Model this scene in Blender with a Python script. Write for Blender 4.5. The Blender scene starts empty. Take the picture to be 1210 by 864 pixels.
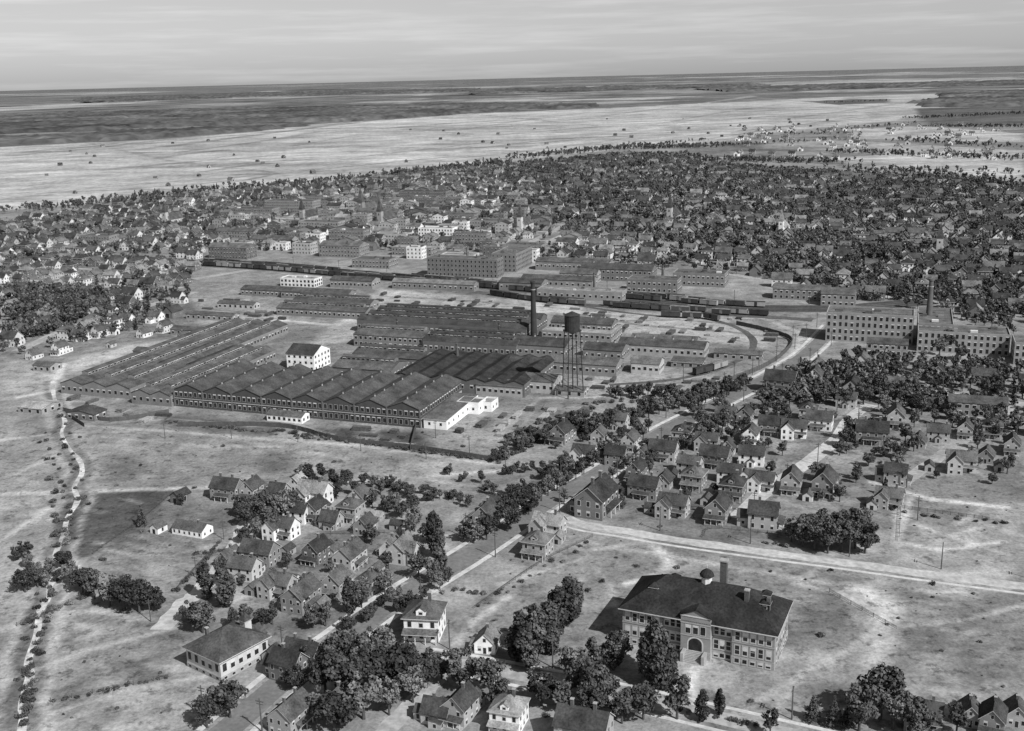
import bpy, math, random
import numpy as np
from mathutils import Vector, Matrix
random.seed(7); rng=np.random.default_rng(7)
scene=bpy.context.scene
scene.view_settings.view_transform='Standard'
try: scene.view_settings.look='None'
except Exception: pass
scene.view_settings.exposure=0

# ------------------------------------------------------------- survey geometry
ALT=150.0; F=1297.0
PIT=math.atan(340/F); ROLL=math.atan(0.0248)
sp,cp=math.sin(PIT),math.cos(PIT); sr,cr=math.sin(ROLL),math.cos(ROLL)
def G(px,py,z=0.0):
    """map-plane (metres) coordinates of a surveyed landmark"""
    dx=(px-605)/F; dy=(432-py)/F
    X=dx*cr+dy*sr; U=-dx*sr+dy*cr
    t=(ALT-z)/(sp-U*cp)
    return (X*t,(cp+U*sp)*t)
def hz(x): return 92-(x-605)*0.0248
cam_d=bpy.data.cameras.new('camera'); cam=bpy.data.objects.new('camera',cam_d)
scene.collection.objects.link(cam); scene.camera=cam
cam_d.sensor_width=36; cam_d.lens=36*F/1210; cam_d.clip_start=1; cam_d.clip_end=600000
r0=Vector((1,0,0)); u0=Vector((0,sp,cp)); fw=Vector((0,cp,-sp))
iR=r0*cr-u0*sr; iU=r0*sr+u0*cr
M=Matrix((iR,iU,-fw)).transposed().to_4x4(); M.translation=(0,0,ALT)
cam.matrix_world=M

# ------------------------------------------------------------- materials
def newmat(name):
    m=bpy.data.materials.new(name); m.use_nodes=True
    nt=m.node_tree; b=nt.nodes['Principled BSDF']
    b.inputs['Specular IOR Level'].default_value=0.15
    return m,nt,b
def N(nt,t,**k):
    n=nt.nodes.new(t)
    for a,v in k.items(): setattr(n,a,v)
    return n
def math_(nt,op,a,b=None,clamp=False):
    n=N(nt,'ShaderNodeMath',operation=op); n.use_clamp=clamp
    for i,v in enumerate((a,b)):
        if v is None: continue
        if isinstance(v,(int,float)): n.inputs[i].default_value=v
        else: nt.links.new(v,n.inputs[i])
    return n.outputs[0]
def noise(nt,vec,scale,detail=3,rough=0.6):
    n=N(nt,'ShaderNodeTexNoise'); n.inputs['Scale'].default_value=scale
    n.inputs['Detail'].default_value=detail; n.inputs['Roughness'].default_value=rough
    nt.links.new(vec,n.inputs['Vector']); return n.outputs['Fac']
def rng_(nt,v,a,b,c,d):
    n=N(nt,'ShaderNodeMapRange'); nt.links.new(v,n.inputs[0])
    for i,x in enumerate((a,b,c,d)): n.inputs[i+1].default_value=x
    return n.outputs[0]
def grey(nt,v,b,diffuse=False):
    c=N(nt,'ShaderNodeCombineColor')
    for i in range(3): nt.links.new(v,c.inputs[i])
    if diffuse:
        d=N(nt,'ShaderNodeBsdfDiffuse'); nt.links.new(c.outputs[0],d.inputs['Color'])
        nt.links.new(d.outputs[0],nt.nodes['Material Output'].inputs['Surface']); nt.nodes.remove(b)
    else: nt.links.new(c.outputs[0],b.inputs['Base Color'])
def simple(name,tone=None,chan=None,s1=0.6,a1=0.25,s2=4,a2=0.2,rough=0.85,mul=1.0,stretch=None,space='Object',diffuse=True):
    m,nt,b=newmat(name)
    tc=N(nt,'ShaderNodeTexCoord')
    vec=tc.outputs['Object']
    if space=='World': vec=N(nt,'ShaderNodeNewGeometry').outputs['Position']
    v2=vec
    if stretch:
        mp=N(nt,'ShaderNodeMapping'); mp.inputs['Scale'].default_value=stretch
        nt.links.new(vec,mp.inputs['Vector']); v2=mp.outputs[0]
    f1=rng_(nt,noise(nt,vec,s1),0.3,0.7,1-a1,1+a1)
    f2=rng_(nt,noise(nt,v2,s2,2),0.3,0.7,1-a2,1+a2)
    f=math_(nt,'MULTIPLY',f1,f2)
    if chan is not None:
        oi=N(nt,'ShaderNodeObjectInfo'); sc=N(nt,'ShaderNodeSeparateColor')
        nt.links.new(oi.outputs['Color'],sc.inputs[0])
        f=math_(nt,'MULTIPLY',f,math_(nt,'MULTIPLY',sc.outputs[chan],mul))
    else: f=math_(nt,'MULTIPLY',f,tone)
    b.inputs['Roughness'].default_value=rough
    grey(nt,f,b,diffuse)
    return m
M_wall=simple('wall_siding',chan=0,s1=0.25,a1=0.14,s2=3,a2=0.14,stretch=(0.3,0.3,4),mul=1.0)
M_roof=simple('roof_shingle',chan=1,s1=0.16,a1=0.42,s2=1.6,a2=0.34,mul=0.88)
M_trim=simple('painted_trim',tone=0.58,a1=0.1,a2=0.1)
M_glass=simple('window_glass',tone=0.03,a1=0.4,a2=0.3,rough=0.25,diffuse=False)
M_brick=simple('chimney_brick',tone=0.11,s1=1,a1=0.2)
M_conc=simple('concrete',tone=0.33,a1=0.15,a2=0.15)
MATS=[M_wall,M_roof,M_trim,M_glass,M_brick,M_conc]
M_bark=simple('bark',tone=0.08)
M_wood=simple('weathered_wood',tone=0.10,a1=0.2)
M_plank=simple('stacked_planks',chan=0,s1=1,a1=0.3,s2=5,a2=.3)
M_steel=simple('dark_steel',tone=0.04,rough=0.5,diffuse=False)
def foliage(name,tone):
    m,nt,b=newmat(name)
    tc=N(nt,'ShaderNodeTexCoord'); oi=N(nt,'ShaderNodeObjectInfo')
    f=rng_(nt,noise(nt,tc.outputs['Object'],0.55,1),0.3,0.7,0.5,1.6)
    g=rng_(nt,oi.outputs['Random'],0,1,0.6,1.5)
    v=math_(nt,'MULTIPLY',math_(nt,'MULTIPLY',f,g),tone)
    grey(nt,v,b,True)
    return m
M_leaf=foliage('foliage',0.112); M_leafd=foliage('foliage_dark',0.072); M_scrub=foliage('scrub_foliage',0.12)

# ------------------------------------------------------------- mesh builder
class MB:
    def __init__(s): s.v=[]; s.f=[]; s.m=[]
    def face(s,pts,m):
        i=len(s.v); s.v.extend(pts); s.f.append(tuple(range(i,i+len(pts)))); s.m.append(m)
    def box(s,x0,x1,y0,y1,z0,z1,m,bottom=False):
        a=[(x0,y0),(x1,y0),(x1,y1),(x0,y1)]
        for i in range(4):
            p,q=a[i],a[(i+1)%4]
            s.face([(p[0],p[1],z0),(q[0],q[1],z0),(q[0],q[1],z1),(p[0],p[1],z1)],m)
        s.face([(p[0],p[1],z1) for p in a],m)
        if bottom: s.face([(p[0],p[1],z0) for p in a[::-1]],m)
    def cone(s,p0,p1,ra,rb,m,n=8,cap=True):
        p0=Vector(p0);p1=Vector(p1);d=(p1-p0).normalized()
        a=d.orthogonal().normalized(); b=d.cross(a)
        r=[[tuple(p+(a*math.cos(t)+b*math.sin(t))*rr) for t in [2*math.pi*i/n for i in range(n)]] for p,rr in((p0,ra),(p1,rb))]
        for i in range(n):
            j=(i+1)%n; s.face([r[0][i],r[0][j],r[1][j],r[1][i]],m)
        if cap: s.face(r[1],m)
    def window(s,c,t,n,ww,wh,frame=0.14,blind=0.5):
        def q(w0,w1,z0,z1,off,m):
            P=lambda w,z:(c[0]+t[0]*w+n[0]*off,c[1]+t[1]*w+n[1]*off,c[2]+z)
            s.face([P(w0,z0),P(w1,z0),P(w1,z1),P(w0,z1)],m)
        if frame>0: q(-ww/2-frame,ww/2+frame,-wh/2-frame,wh/2+frame,0.03,2)
        if blind>0 and random.random()<0.6:
            k=wh*random.uniform(0.15,blind)
            q(-ww/2,ww/2,-wh/2,wh/2-k,0.055,3); q(-ww/2,ww/2,wh/2-k,wh/2,0.055,2)
        else: q(-ww/2,ww/2,-wh/2,wh/2,0.055,3)
    def winrow(s,p,q,n,z,ww,wh,sp,frame=0.14,blind=0.5,cnt=None):
        L=math.hypot(q[0]-p[0],q[1]-p[1])
        if L<1.5: return
        t=((q[0]-p[0])/L,(q[1]-p[1])/L)
        k=cnt or max(1,int(L/sp))
        for i in range(k):
            a=L*(i+0.5)/k
            s.window((p[0]+t[0]*a,p[1]+t[1]*a,z),t,n,ww,wh,frame,blind)
    def gable(s,cx,cy,w,d,z,rise,axis='x',ovs=0.4,ovr=0.4,t=0.18,rm=1,wm=0):
        if axis=='x': L,S=w,d; P=lambda a,b,zz:(cx+a,cy+b,zz)
        else: L,S=d,w; P=lambda a,b,zz:(cx+b,cy+a,zz)
        h=S/2+ovs; ze=z-ovs*rise/(S/2); zr=z+rise
        pr=[(-h,ze),(0,zr),(h,ze),(h,ze+t),(0,zr+t),(-h,ze+t)]
        a0,a1=-L/2-ovr,L/2+ovr
        for i in range(6):
            p,q=pr[i],pr[(i+1)%6]
            s.face([P(a0,*p),P(a1,*p),P(a1,*q),P(a0,*q)],rm)
        for a in (a0,a1):
            s.face([P(a,*pr[0]),P(a,*pr[1]),P(a,*pr[4]),P(a,*pr[5])],2 if t>0.15 and ovs>0.3 else rm)
            s.face([P(a,*pr[1]),P(a,*pr[2]),P(a,*pr[3]),P(a,*pr[4])],2 if t>0.15 and ovs>0.3 else rm)
        for a in (-L/2,L/2): s.face([P(a,-S/2,z),P(a,S/2,z),P(a,0,zr)],wm)
    def hip(s,cx,cy,w,d,z,rise,ov=0.5,t=0.2,rm=1):
        x,y=w/2+ov,d/2+ov
        if w>=d: r=[(-(x-y),0),(x-y,0)]
        else: r=[(0,-(y-x)),(0,y-x)]
        b=[(-x,-y),(x,-y),(x,y),(-x,y)]
        lo=[(cx+p[0],cy+p[1],z) for p in b]; hi=[(cx+p[0],cy+p[1],z+t) for p in b]
        R=[(cx+p[0],cy+p[1],z+t+rise) for p in r]
        s.face(lo[::-1],rm)
        for i in range(4): s.face([lo[i],lo[(i+1)%4],hi[(i+1)%4],hi[i]],2)
        if w>=d:
            s.face([hi[0],hi[1],R[1],R[0]],rm); s.face([hi[2],hi[3],R[0],R[1]],rm)
            s.face([hi[1],hi[2],R[1]],rm); s.face([hi[3],hi[0],R[0]],rm)
        else:
            s.face([hi[0],hi[1],R[0]],rm); s.face([hi[2],hi[3],R[1]],rm)
            s.face([hi[1],hi[2],R[1],R[0]],rm); s.face([hi[3],hi[0],R[0],R[1]],rm)
    def body(s,cx,cy,w,d,z0,h,roof='gx',rise=3,ov=0.4,floors=2,sp=2.8,ww=0.95,wh=1.5,walls='SENW',frame=0.14,blind=0.5,win='SENW',wm=0,ovs=None,t=0.18):
        x0,x1,y0,y1=cx-w/2,cx+w/2,cy-d/2,cy+d/2
        W={'S':((x0,y0),(x1,y0),(0,-1)),'E':((x1,y0),(x1,y1),(1,0)),'N':((x1,y1),(x0,y1),(0,1)),'W':((x0,y1),(x0,y0),(-1,0))}
        z1=z0+h
        for k in walls:
            p,q,n=W[k]
            top=z1+(0.7 if roof=='flat' else 0)
            s.face([(*p,z0),(*q,z0),(*q,top),(*p,top)],wm)
            if k in win and floors:
                for fl in range(floors):
                    s.winrow(p,q,n,z0+h/floors*(fl+0.52),ww,wh,sp,frame,blind)
        o=ov if ovs is None else ovs
        if roof=='gx': s.gable(cx,cy,w,d,z1,rise,'x',o,ov,t,wm=wm)
        elif roof=='gy': s.gable(cx,cy,w,d,z1,rise,'y',o,ov,t,wm=wm)
        elif roof=='hip': s.hip(cx,cy,w,d,z1,rise,ov)
        elif roof=='flat':
            q=0.35; zt=z1+0.7
            o_=[(x0,y0),(x1,y0),(x1,y1),(x0,y1)]; i_=[(x0+q,y0+q),(x1-q,y0+q),(x1-q,y1-q),(x0+q,y1-q)]
            for i in range(4):
                j=(i+1)%4
                s.face([(*o_[i],zt),(*o_[j],zt),(*i_[j],zt),(*i_[i],zt)],5)
                s.face([(*i_[i],zt),(*i_[j],zt),(*i_[j],z1),(*i_[i],z1)],wm)
            s.face([(*p,z1) for p in i_],1)
        elif roof=='shed':
            a=0.4
            s.face([(x0-a,y0-a,z1),(x1+a,y0-a,z1),(x1+a,y1,z1+rise),(x0-a,y1,z1+rise)],1)
            s.face([(x0-a,y0-a,z1-.15),(x1+a,y0-a,z1-.15),(x1+a,y0-a,z1),(x0-a,y0-a,z1)],2)
            s.face([(x0,y0,z1),(x0,y1,z1),(x0,y1,z1+rise)],wm); s.face([(x1,y0,z1),(x1,y1,z1),(x1,y1,z1+rise)],wm)
    def chimney(s,x,y,z,h,r=0.4):
        s.box(x-r,x+r,y-r,y+r,z,z+h,4); s.box(x-r-.1,x+r+.1,y-r-.1,y+r+.1,z+h,z+h+.2,5,True)
    def mesh(s,name,mats=MATS):
        me=bpy.data.meshes.new(name); me.from_pydata([tuple(v) for v in s.v],[],s.f)
        for m in mats: me.materials.append(m)
        me.polygons.foreach_set('material_index',s.m); me.update(); return me
def put(name,me,loc=(0,0,0),rz=0,color=(0.3,0.08),scale=1,parent=None):
    o=bpy.data.objects.new(name,me); scene.collection.objects.link(o)
    o.location=loc; o.rotation_euler=(0,0,rz)
    o.scale=(scale,)*3 if isinstance(scale,(int,float)) else scale
    o.color=(color[0],color[1],0,1)
    if parent: o.parent=parent
    return o
def gridq(shape):
    idx=np.arange(shape[0]*shape[1]).reshape(shape)
    return np.stack([idx[:-1,:-1],idx[:-1,1:],idx[1:,1:],idx[1:,:-1]],-1).reshape(-1,4)
def npmesh(name,co,q):
    me=bpy.data.meshes.new(name); me.vertices.add(len(co)); me.vertices.foreach_set('co',np.asarray(co,np.float32).ravel())
    k=q.shape[1]; me.loops.add(q.size); me.loops.foreach_set('vertex_index',q.astype(np.int32).ravel())
    me.polygons.add(len(q)); me.polygons.foreach_set('loop_start',np.arange(0,q.size,k,dtype=np.int32))
    try: me.polygons.foreach_set('loop_total',np.full(len(q),k,np.int32))
    except Exception: pass
    me.update(calc_edges=True); return me

# ------------------------------------------------------------- occupancy
OCC={}; CELL=12
def occ(x,y,r):
    OCC.setdefault((int(x//CELL),int(y//CELL)),[]).append((x,y,r))
def free(x,y,r):
    i,j=int(x//CELL),int(y//CELL)
    for a in range(i-2,i+3):
        for b in range(j-2,j+3):
            for (X,Y,R) in OCC.get((a,b),()):
                if (X-x)**2+(Y-y)**2<(R+r)**2: return False
    return True
def occ_rect(cx,cy,w,d,ang):
    st=7; c,s=math.cos(ang),math.sin(ang)
    for i in range(int(w/st)+1):
        for j in range(int(d/st)+1):
            a=-w/2+min(w,(i+.5)*st) if w>st else 0; b=-d/2+min(d,(j+.5)*st) if d>st else 0
            occ(cx+a*c-b*s,cy+a*s+b*c,5.5)
def pip(x,y,poly):
    r=False; n=len(poly); j=n-1
    for i in range(n):
        xi,yi=poly[i]; xj,yj=poly[j]
        if (yi>y)!=(yj>y) and x<(xj-xi)*(y-yi)/(yj-yi)+xi: r=not r
        j=i
    return r
def W(pts): return [G(*p) for p in pts]

# ------------------------------------------------------------- ground sheet
def grow(a,st,ratio,mx,lim):
    o=[]
    while a<lim:
        st=min(st*ratio,mx); a+=st; o.append(a)
    return o
core=list(np.arange(-360,361,1.5)); e1=grow(core[-1],1.6,1.02,14,1900); e2=grow(e1[-1],14,1.08,1e9,250000)
xs=np.array([-v for v in (e1+e2)[::-1]]+core+e1+e2)
ya=[-3000,-1000,-300,-50]+list(np.arange(60,210,6)); yb=list(np.arange(212,650,1.5)); yc=grow(yb[-1],1.6,1.012,12,3700); yd=grow(yc[-1],12,1.05,1e9,330000)
ys=np.array(ya+yb+yc+yd)
XX,YY=np.meshgrid(xs,ys)
tone=np.full(XX.shape,0.21); streak=np.zeros(XX.shape); scrub=np.full(XX.shape,0.35)
def wob(x,y,s):
    return s*(0.5*np.sin(x/9+1.3*np.sin(y/13))+0.35*np.sin(y/5.3+x/7.1)+0.3*np.sin(x/3.1-y/4.3+2)+0.5*np.sin(y/23-x/31))
def sub(x0,x1,y0,y1):
    i0,i1=np.searchsorted(xs,[x0,x1]); j0,j1=np.searchsorted(ys,[y0,y1])
    return slice(max(j0-1,0),j1+1),slice(max(i0-1,0),i1+1)
def segd(x,y,p,q):
    dx,dy=q[0]-p[0],q[1]-p[1]; L=dx*dx+dy*dy+1e-9
    t=np.clip(((x-p[0])*dx+(y-p[1])*dy)/L,0,1)
    return np.hypot(x-p[0]-t*dx,y-p[1]-t*dy)
def paint(pts,tn=None,st=None,sc=None,soft=4,wb=1.0,alpha=1.0,world=False):
    P=pts if world else W(pts)
    px=[p[0] for p in P]; py=[p[1] for p in P]; mg=soft*2+3
    S=sub(min(px)-mg,max(px)+mg,min(py)-mg,max(py)+mg)
    x,y=XX[S],YY[S]
    d=np.full(x.shape,1e12); ins=np.zeros(x.shape,bool)
    for i in range(len(P)):
        p,q=P[i-1],P[i]
        d=np.minimum(d,segd(x,y,p,q))
        if p[1]!=q[1]:
            c=((q[1]>y)!=(p[1]>y))&(x<(p[0]-q[0])*(y-q[1])/(p[1]-q[1])+q[0]); ins^=c
    sd=np.where(ins,d,-d)+wob(x,y,wb*soft*0.6)
    a=np.clip(sd/soft*0.5+0.5,0,1)*alpha
    for arr,v in((tone,tn),(streak,st),(scrub,sc)):
        if v is not None: arr[S]=arr[S]*(1-a)+v*a
def stroke(pts,w,tn,soft=1.2,alpha=1.0,wb=0.6,world=False):
    P=pts if world else W(pts)
    for p,q in zip(P[:-1],P[1:]):
        mg=w+soft*3+4
        S=sub(min(p[0],q[0])-mg,max(p[0],q[0])+mg,min(p[1],q[1])-mg,max(p[1],q[1])+mg)
        x,y=XX[S],YY[S]
        d=segd(x,y,p,q)+wob(x,y,wb)
        a=np.clip((w/2-d)/soft*0.5+0.5,0,1)*alpha
        tone[S]=tone[S]*(1-a)+tn*a
topline=[(-500,192),(20,173),(200,164),(300,156),(370,147),(470,141),(560,134),(700,129),(860,121),(1000,114),(1110,111)]
# far country
paint(topline+[(1700,100),(1700,hz(1700)+.7),(605,hz(605)+.7),(-600,hz(-600)+.7)],0.13,1.0,0.3,soft=12)  # distance haze is painted in: base tone of the far ground is lightened
for i in range(110):
    x=random.uniform(-150,1250); L=random.uniform(40,260); k=random.uniform(1.6,30)
    if x<600: k=random.uniform(1.5,34)
    th=0.3+k*0.05
    y0=hz(x)+k; y1=hz(x+L)+k
    paint([(x,y0),(x+L*.5,(y0+y1)/2-th*.5),(x+L,y1),(x+L*.6,(y0+y1)/2+th)],random.choice([.18,.26,.08,.3,.2,.24,.08]),soft=25,alpha=.85)
paint([(-60,hz(-60)+21),(120,hz(120)+17),(330,hz(330)+8),(320,hz(320)+10),(100,hz(100)+22),(-60,hz(-60)+26)],0.30,soft=20,alpha=.85)
paint([(820,hz(820)+14),(1000,hz(1000)+12),(1210,hz(1210)+14),(1210,hz(1210)+19),(1000,hz(1000)+19),(880,hz(880)+20)],0.27,soft=20,alpha=.8)
# marsh
marsh=topline+[(1130,122),(1060,142),(990,150),(920,156),(850,168),(760,174),(700,180),(600,190),(500,199),(400,213),(300,223),(200,228),(130,238),(20,248),(-500,275)]
paint(marsh,0.32,.62,0.25,soft=10)
for i in range(110):
    x=random.uniform(-50,1050); yb_=random.uniform(0,1)
    top=172-x*0.055 if x<700 else 135-(x-700)*.03
    bot=245-x*0.085
    y=top+4+(bot-top-10)*yb_
    L=random.uniform(40,300); sl=random.uniform(-.16,.03)
    stroke([(x,y),(x+L/2,y+sl*L/2+random.uniform(-2,2)),(x+L,y+sl*L)],random.uniform(5,20)*(1+(245-y)/90),random.choice([.2,.22,.4,.17,.38,.18]),soft=8,alpha=.7,wb=4)
for P in [[(20,208),(150,200),(300,192),(420,186),(560,170),(700,160)],[(20,186),(180,178),(350,172),(420,160)],[(180,235),(330,205),(480,190),(620,178)],[(560,135),(720,150),(900,140)],[(100,168),(200,190),(330,205)]]:
    stroke(P,9,.15,soft=5,alpha=.8,wb=5)
paint([(950,120),(1010,117),(1050,117),(1050,121),(990,124)],.10,soft=12)
# right-hand farm fields
paint([(850,170),(920,158),(1000,152),(1080,143),(1130,122),(1200,118),(1600,110),(1600,230),(1190,216),(1080,202),(960,193),(830,184),(790,180)],0.16,0.6,0.7,soft=10)
for P,t in [([(1075,128),(1600,120),(1600,150),(1100,148)],.09),([(1000,152),(1090,149),(1210,158),(1210,168),(1010,164)],.29),
            ([(900,168),(1000,166),(1100,172),(1210,178),(1210,184),(1000,178),(905,176)],.25),([(990,186),(1100,180),(1210,188),(1210,214),(1110,204),(1000,196)],.3),
            ([(860,178),(980,180),(985,190),(870,186)],.19),([(1020,133),(1080,128),(1085,134),(1030,141)],.26)]:
    paint(P,t,.6,.3,soft=8)
# town ground
T0=[(-100,270),(20,255),(130,243),(220,232),(330,225),(430,214),(520,203),(620,194),(740,182),(800,182),(830,190),(1000,202),(1190,222),(1500,250),(1500,420),(1190,365),(1000,350),(860,325),(700,310),(600,305),(450,300),(250,300),(230,320),(225,345),(140,345),(60,335),(-100,335)]
paint(T0,0.18,0.2,.6,soft=8)
# rail / works area
paint([(230,335),(440,325),(700,345),(900,360),(975,375),(950,425),(880,455),(700,475),(560,485),(400,522),(200,515),(75,485),(60,465),(340,395),(230,395),(225,345)],0.2,0,.8,soft=5)
for P,t in [([(690,368),(880,372),(925,398),(905,412),(840,405),(760,396),(690,388)],.33),([(228,352),(300,356),(340,368),(330,392),(270,398),(232,380)],.28),
            ([(450,342),(500,345),(620,355),(690,360),(690,372),(600,368),(520,362),(470,368),(440,395),(400,405),(360,412),(400,380)],.33),
            ([(880,372),(975,378),(960,430),(900,452),(850,450),(925,425),(935,402)],.26),
            ([(690,440),(780,442),(860,440),(840,458),(740,468),(690,465)],.25),
            ([(0,340),(225,345),(235,395),(150,405),(0,430)],.17),([(80,425),(150,408),(200,402),(170,412),(85,440)],.34),
            ([(0,420),(80,440),(60,462),(0,475)],.27),
            ([(190,492),(330,502),(490,515),(520,508),(600,505),(640,500),(640,520),(560,542),(400,522),(210,507)],.10),
            ([(400,505),(495,510),(490,530),(400,520)],.06),
            ([(500,505),(560,488),(640,480),(700,475),(690,495),(600,540),(520,535)],.21)]:
    paint(P,t,0,.9,soft=3.5)
# open fields, foreground
paint([(-50,510),(110,505),(340,520),(580,552),(560,575),(300,572),(200,578),(-50,590)],.25,.25,1,soft=3)
for P,t in [([(-60,588),(78,584),(70,670),(40,740),(-60,760)],.26),([(76,586),(205,580),(168,612),(105,655),(70,672)],.07),
            ([(205,582),(262,600),(285,612),(262,640),(200,700),(120,668),(108,660),(168,615)],.16),
            ([(135,610),(180,612),(165,640),(110,655)],.10),
            ([(-60,765),(40,742),(120,700),(210,735),(215,760),(190,800),(60,850),(-60,880)],.155),
            ([(-60,880),(60,850),(205,800),(330,810),(350,880),(100,1000),(-100,1000)],.23),
            ([(375,632),(470,630),(470,650),(380,655)],.07),
            ([(455,560),(560,575),(545,600),(470,592)],.25),
            ([(300,640),(500,610),(500,700),(400,760),(280,760)],.16),
            ([(560,600),(640,560),(700,545),(690,560),(600,640),(545,680),(520,660)],.16),
            ([(640,660),(700,635),(900,658),(1210,700),(1210,880),(830,870),(700,840),(520,790),(520,740),(590,700)],.205),
            ([(1070,700),(1210,708),(1210,800),(1060,790),(1065,730)],.14),
            ([(745,758),(918,794),(960,760),(1000,755),(1010,800),(900,820),(780,800),(730,775)],.27),
            ([(930,690),(1000,695),(1015,750),(955,745)],.14),
            ([(1020,600),(1190,625),(1190,672),(1000,655),(1030,630)],.235),([(960,530),(1040,532),(1040,560),(960,556)],.25),
            ([(1100,570),(1210,540),(1210,610),(1090,600)],.17),
            ([(820,450),(900,455),(1210,500),(1210,620),(900,640),(700,600),(760,530)],.17),
            ([(140,690),(210,715),(190,735),(110,712)],.2)]:
    paint(P,t,.2,.9,soft=2.5)
def furrows(a,b_,c,d,n,t,w=1.2,al=.6):
    for i in range(n):
        k=(i+.5)/n; stroke([(a[0]+(d[0]-a[0])*k,a[1]+(d[1]-a[1])*k),(b_[0]+(c[0]-b_[0])*k,b_[1]+(c[1]-b_[1])*k)],w,t,soft=1,alpha=al,wb=.2)
for i in range(240):
    x=random.uniform(10,1200); y=random.uniform(480,870); r=random.uniform(6,34)
    paint([(x+r*math.cos(a)*random.uniform(.5,1.4),y+r*.45*math.sin(a)*random.uniform(.5,1.4)) for a in np.linspace(0,5.6,9)],random.choice([.10,.12,.31,.34,.15,.37]),soft=3,alpha=random.uniform(.3,.7))
paint([(998,692),(1030,690),(1060,712),(1055,745),(1048,785),(1018,792),(1030,745),(1025,715)],.42,soft=3)
paint([(76,586),(205,580),(168,612),(105,655),(70,672)],.075,.2,.9,soft=2)
furrows((80,588),(200,583),(110,652),(74,668),9,.11,1.2,.5); furrows((30,745),(110,708),(190,745),(30,840),12,.28,1.5,.6); furrows((60,850),(205,805),(320,830),(120,960),9,.32,1.6,.55)
furrows((380,635),(465,633),(466,649),(382,653),5,.15,1)
furrows((1070,705),(1200,712),(1200,800),(1060,788),8,.21,1.6,.55); furrows((200,590),(255,605),(200,690),(125,665),8,.25,1.4,.55); furrows((0,600),(70,592),(60,670),(0,690),8,.19,1.5,.5)
# worn tracks
for P,w,t in [([(-20,585),(120,580),(215,577),(330,574),(460,566),(600,556)],3,.42),
 ([(100,503),(200,510),(330,520),(430,527),(590,550)],2.3,.38),([(110,515),(250,528),(330,528),(420,545)],1.7,.36),
 ([(30,728),(110,722),(200,735)],2,.36),([(20,800),(100,770),(205,742)],2.5,.38),([(25,775),(110,745),(190,738)],1.6,.10),
 ([(25,830),(120,800),(200,770)],1.6,.10),([(40,850),(150,815),(240,800)],1.6,.37),([(60,760),(130,790)],1.3,.33),
 ([(765,640),(785,655),(792,668),(770,682),(740,690)],2.0,.5),([(690,622),(765,640),(700,650)],1.9,.42),
 ([(1040,688),(1100,700),(1200,695)],1.7,.38),([(1060,740),(1130,735),(1210,715)],1.4,.36),([(860,850),(960,790),(1000,770),(1060,730)],2.0,.4),
 ([(820,790),(815,812),(830,850)],2.0,.48),([(905,860),(935,810),(960,780)],1.7,.38),
 ([(600,705),(560,735),(540,760)],1.9,.42),([(590,690),(690,660)],1.7,.4),([(680,640),(720,690),(735,740)],1.5,.36),([(690,640),(980,690)],1.4,.37),
 ([(1030,570),(1100,590),(1190,600)],2,.44),([(1075,590),(1060,640),(1110,650),(1190,640)],1.8,.41),([(1060,600),(1060,645)],1.5,.39),([(1080,620),(1190,655)],1.5,.38),
 ([(880,415),(930,440),(990,400)],3,.36),([(850,460),(900,440),(935,420),(950,395),(900,375),(820,368)],4,.36),
 ([(250,385),(330,378),(400,385),(440,360),(470,345)],5,.38),([(20,470),(60,462),(75,430)],4,.42),
 ([(500,500),(580,520),(640,510)],2,.39),([(590,505),(640,470),(700,470),(800,455)],3,.35),
 ([(130,500),(200,495),(300,503)],2,.32),([(455,560),(560,575)],1.6,.42),([(380,560),(340,575)],1.5,.4),([(940,690),(990,700),(1030,720)],1.6,.38),
 ([(0,520),(70,512)],3,.4),([(0,640),(60,600),(85,590)],3,.37),([(20,560),(60,540)],2,.35),
 ([(690,372),(760,385),(860,392),(925,400)],3,.16),([(700,380),(800,378),(880,384)],3,.17),([(450,350),(560,356),(680,366)],3,.17),([(240,365),(320,372)],3,.15)]:
    stroke(P,w,t)
for i in range(200):
    x=random.uniform(30,1180); y=random.uniform(470,850); L=random.uniform(15,90)
    a=random.choice([-0.3,0.15,-.6,.1,.3])
    stroke([(x,y),(x+L/2,y+a*L/2+random.uniform(-3,3)),(x+L,y+a*L)],random.uniform(.8,2.2),random.choice([.32,.36,.10,.12,.4]),alpha=.5)

# ------------------------------------------------------------- ribbons (roads, paths, rails)
def smooth(P,n=6):
    P=[Vector(p) for p in P]; P=[2*P[0]-P[1]]+P+[2*P[-1]-P[-2]]; o=[]
    for i in range(1,len(P)-2):
        for k in range(n):
            t=k/n; a,b_,c,d=P[i-1],P[i],P[i+1],P[i+2]
            o.append(.5*((2*b_)+(-a+c)*t+(2*a-5*b_+4*c-d)*t*t+(-a+3*b_-3*c+d)*t**3))
    o.append(P[-2]); return o
def offs(P,o):
    r=[]
    for i,p in enumerate(P):
        t=(P[min(i+1,len(P)-1)]-P[max(i-1,0)]).normalized()
        r.append(p+Vector((-t.y,t.x))*o)
    return r
def ribbon(name,P,w,z,mat,thick=0,off=0,ragged=0,parent=None):
    P=offs(P,off)
    L=offs(P,w/2);R=offs(P,-w/2); mb=MB()
    L=[l+Vector((random.uniform(-1,1),random.uniform(-1,1)))*ragged for l in L]
    R=[l+Vector((random.uniform(-1,1),random.uniform(-1,1)))*ragged for l in R]
    for i in range(len(P)-1):
        mb.face([(*R[i],z),(*R[i+1],z),(*L[i+1],z),(*L[i],z)],0)
        if thick:
            mb.face([(*R[i],0),(*R[i+1],0),(*R[i+1],z),(*R[i],z)],0)
            mb.face([(*L[i],0),(*L[i+1],0),(*L[i+1],z),(*L[i],z)],0)
    return put(name,mb.mesh(name,[mat]),parent=parent)
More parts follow.
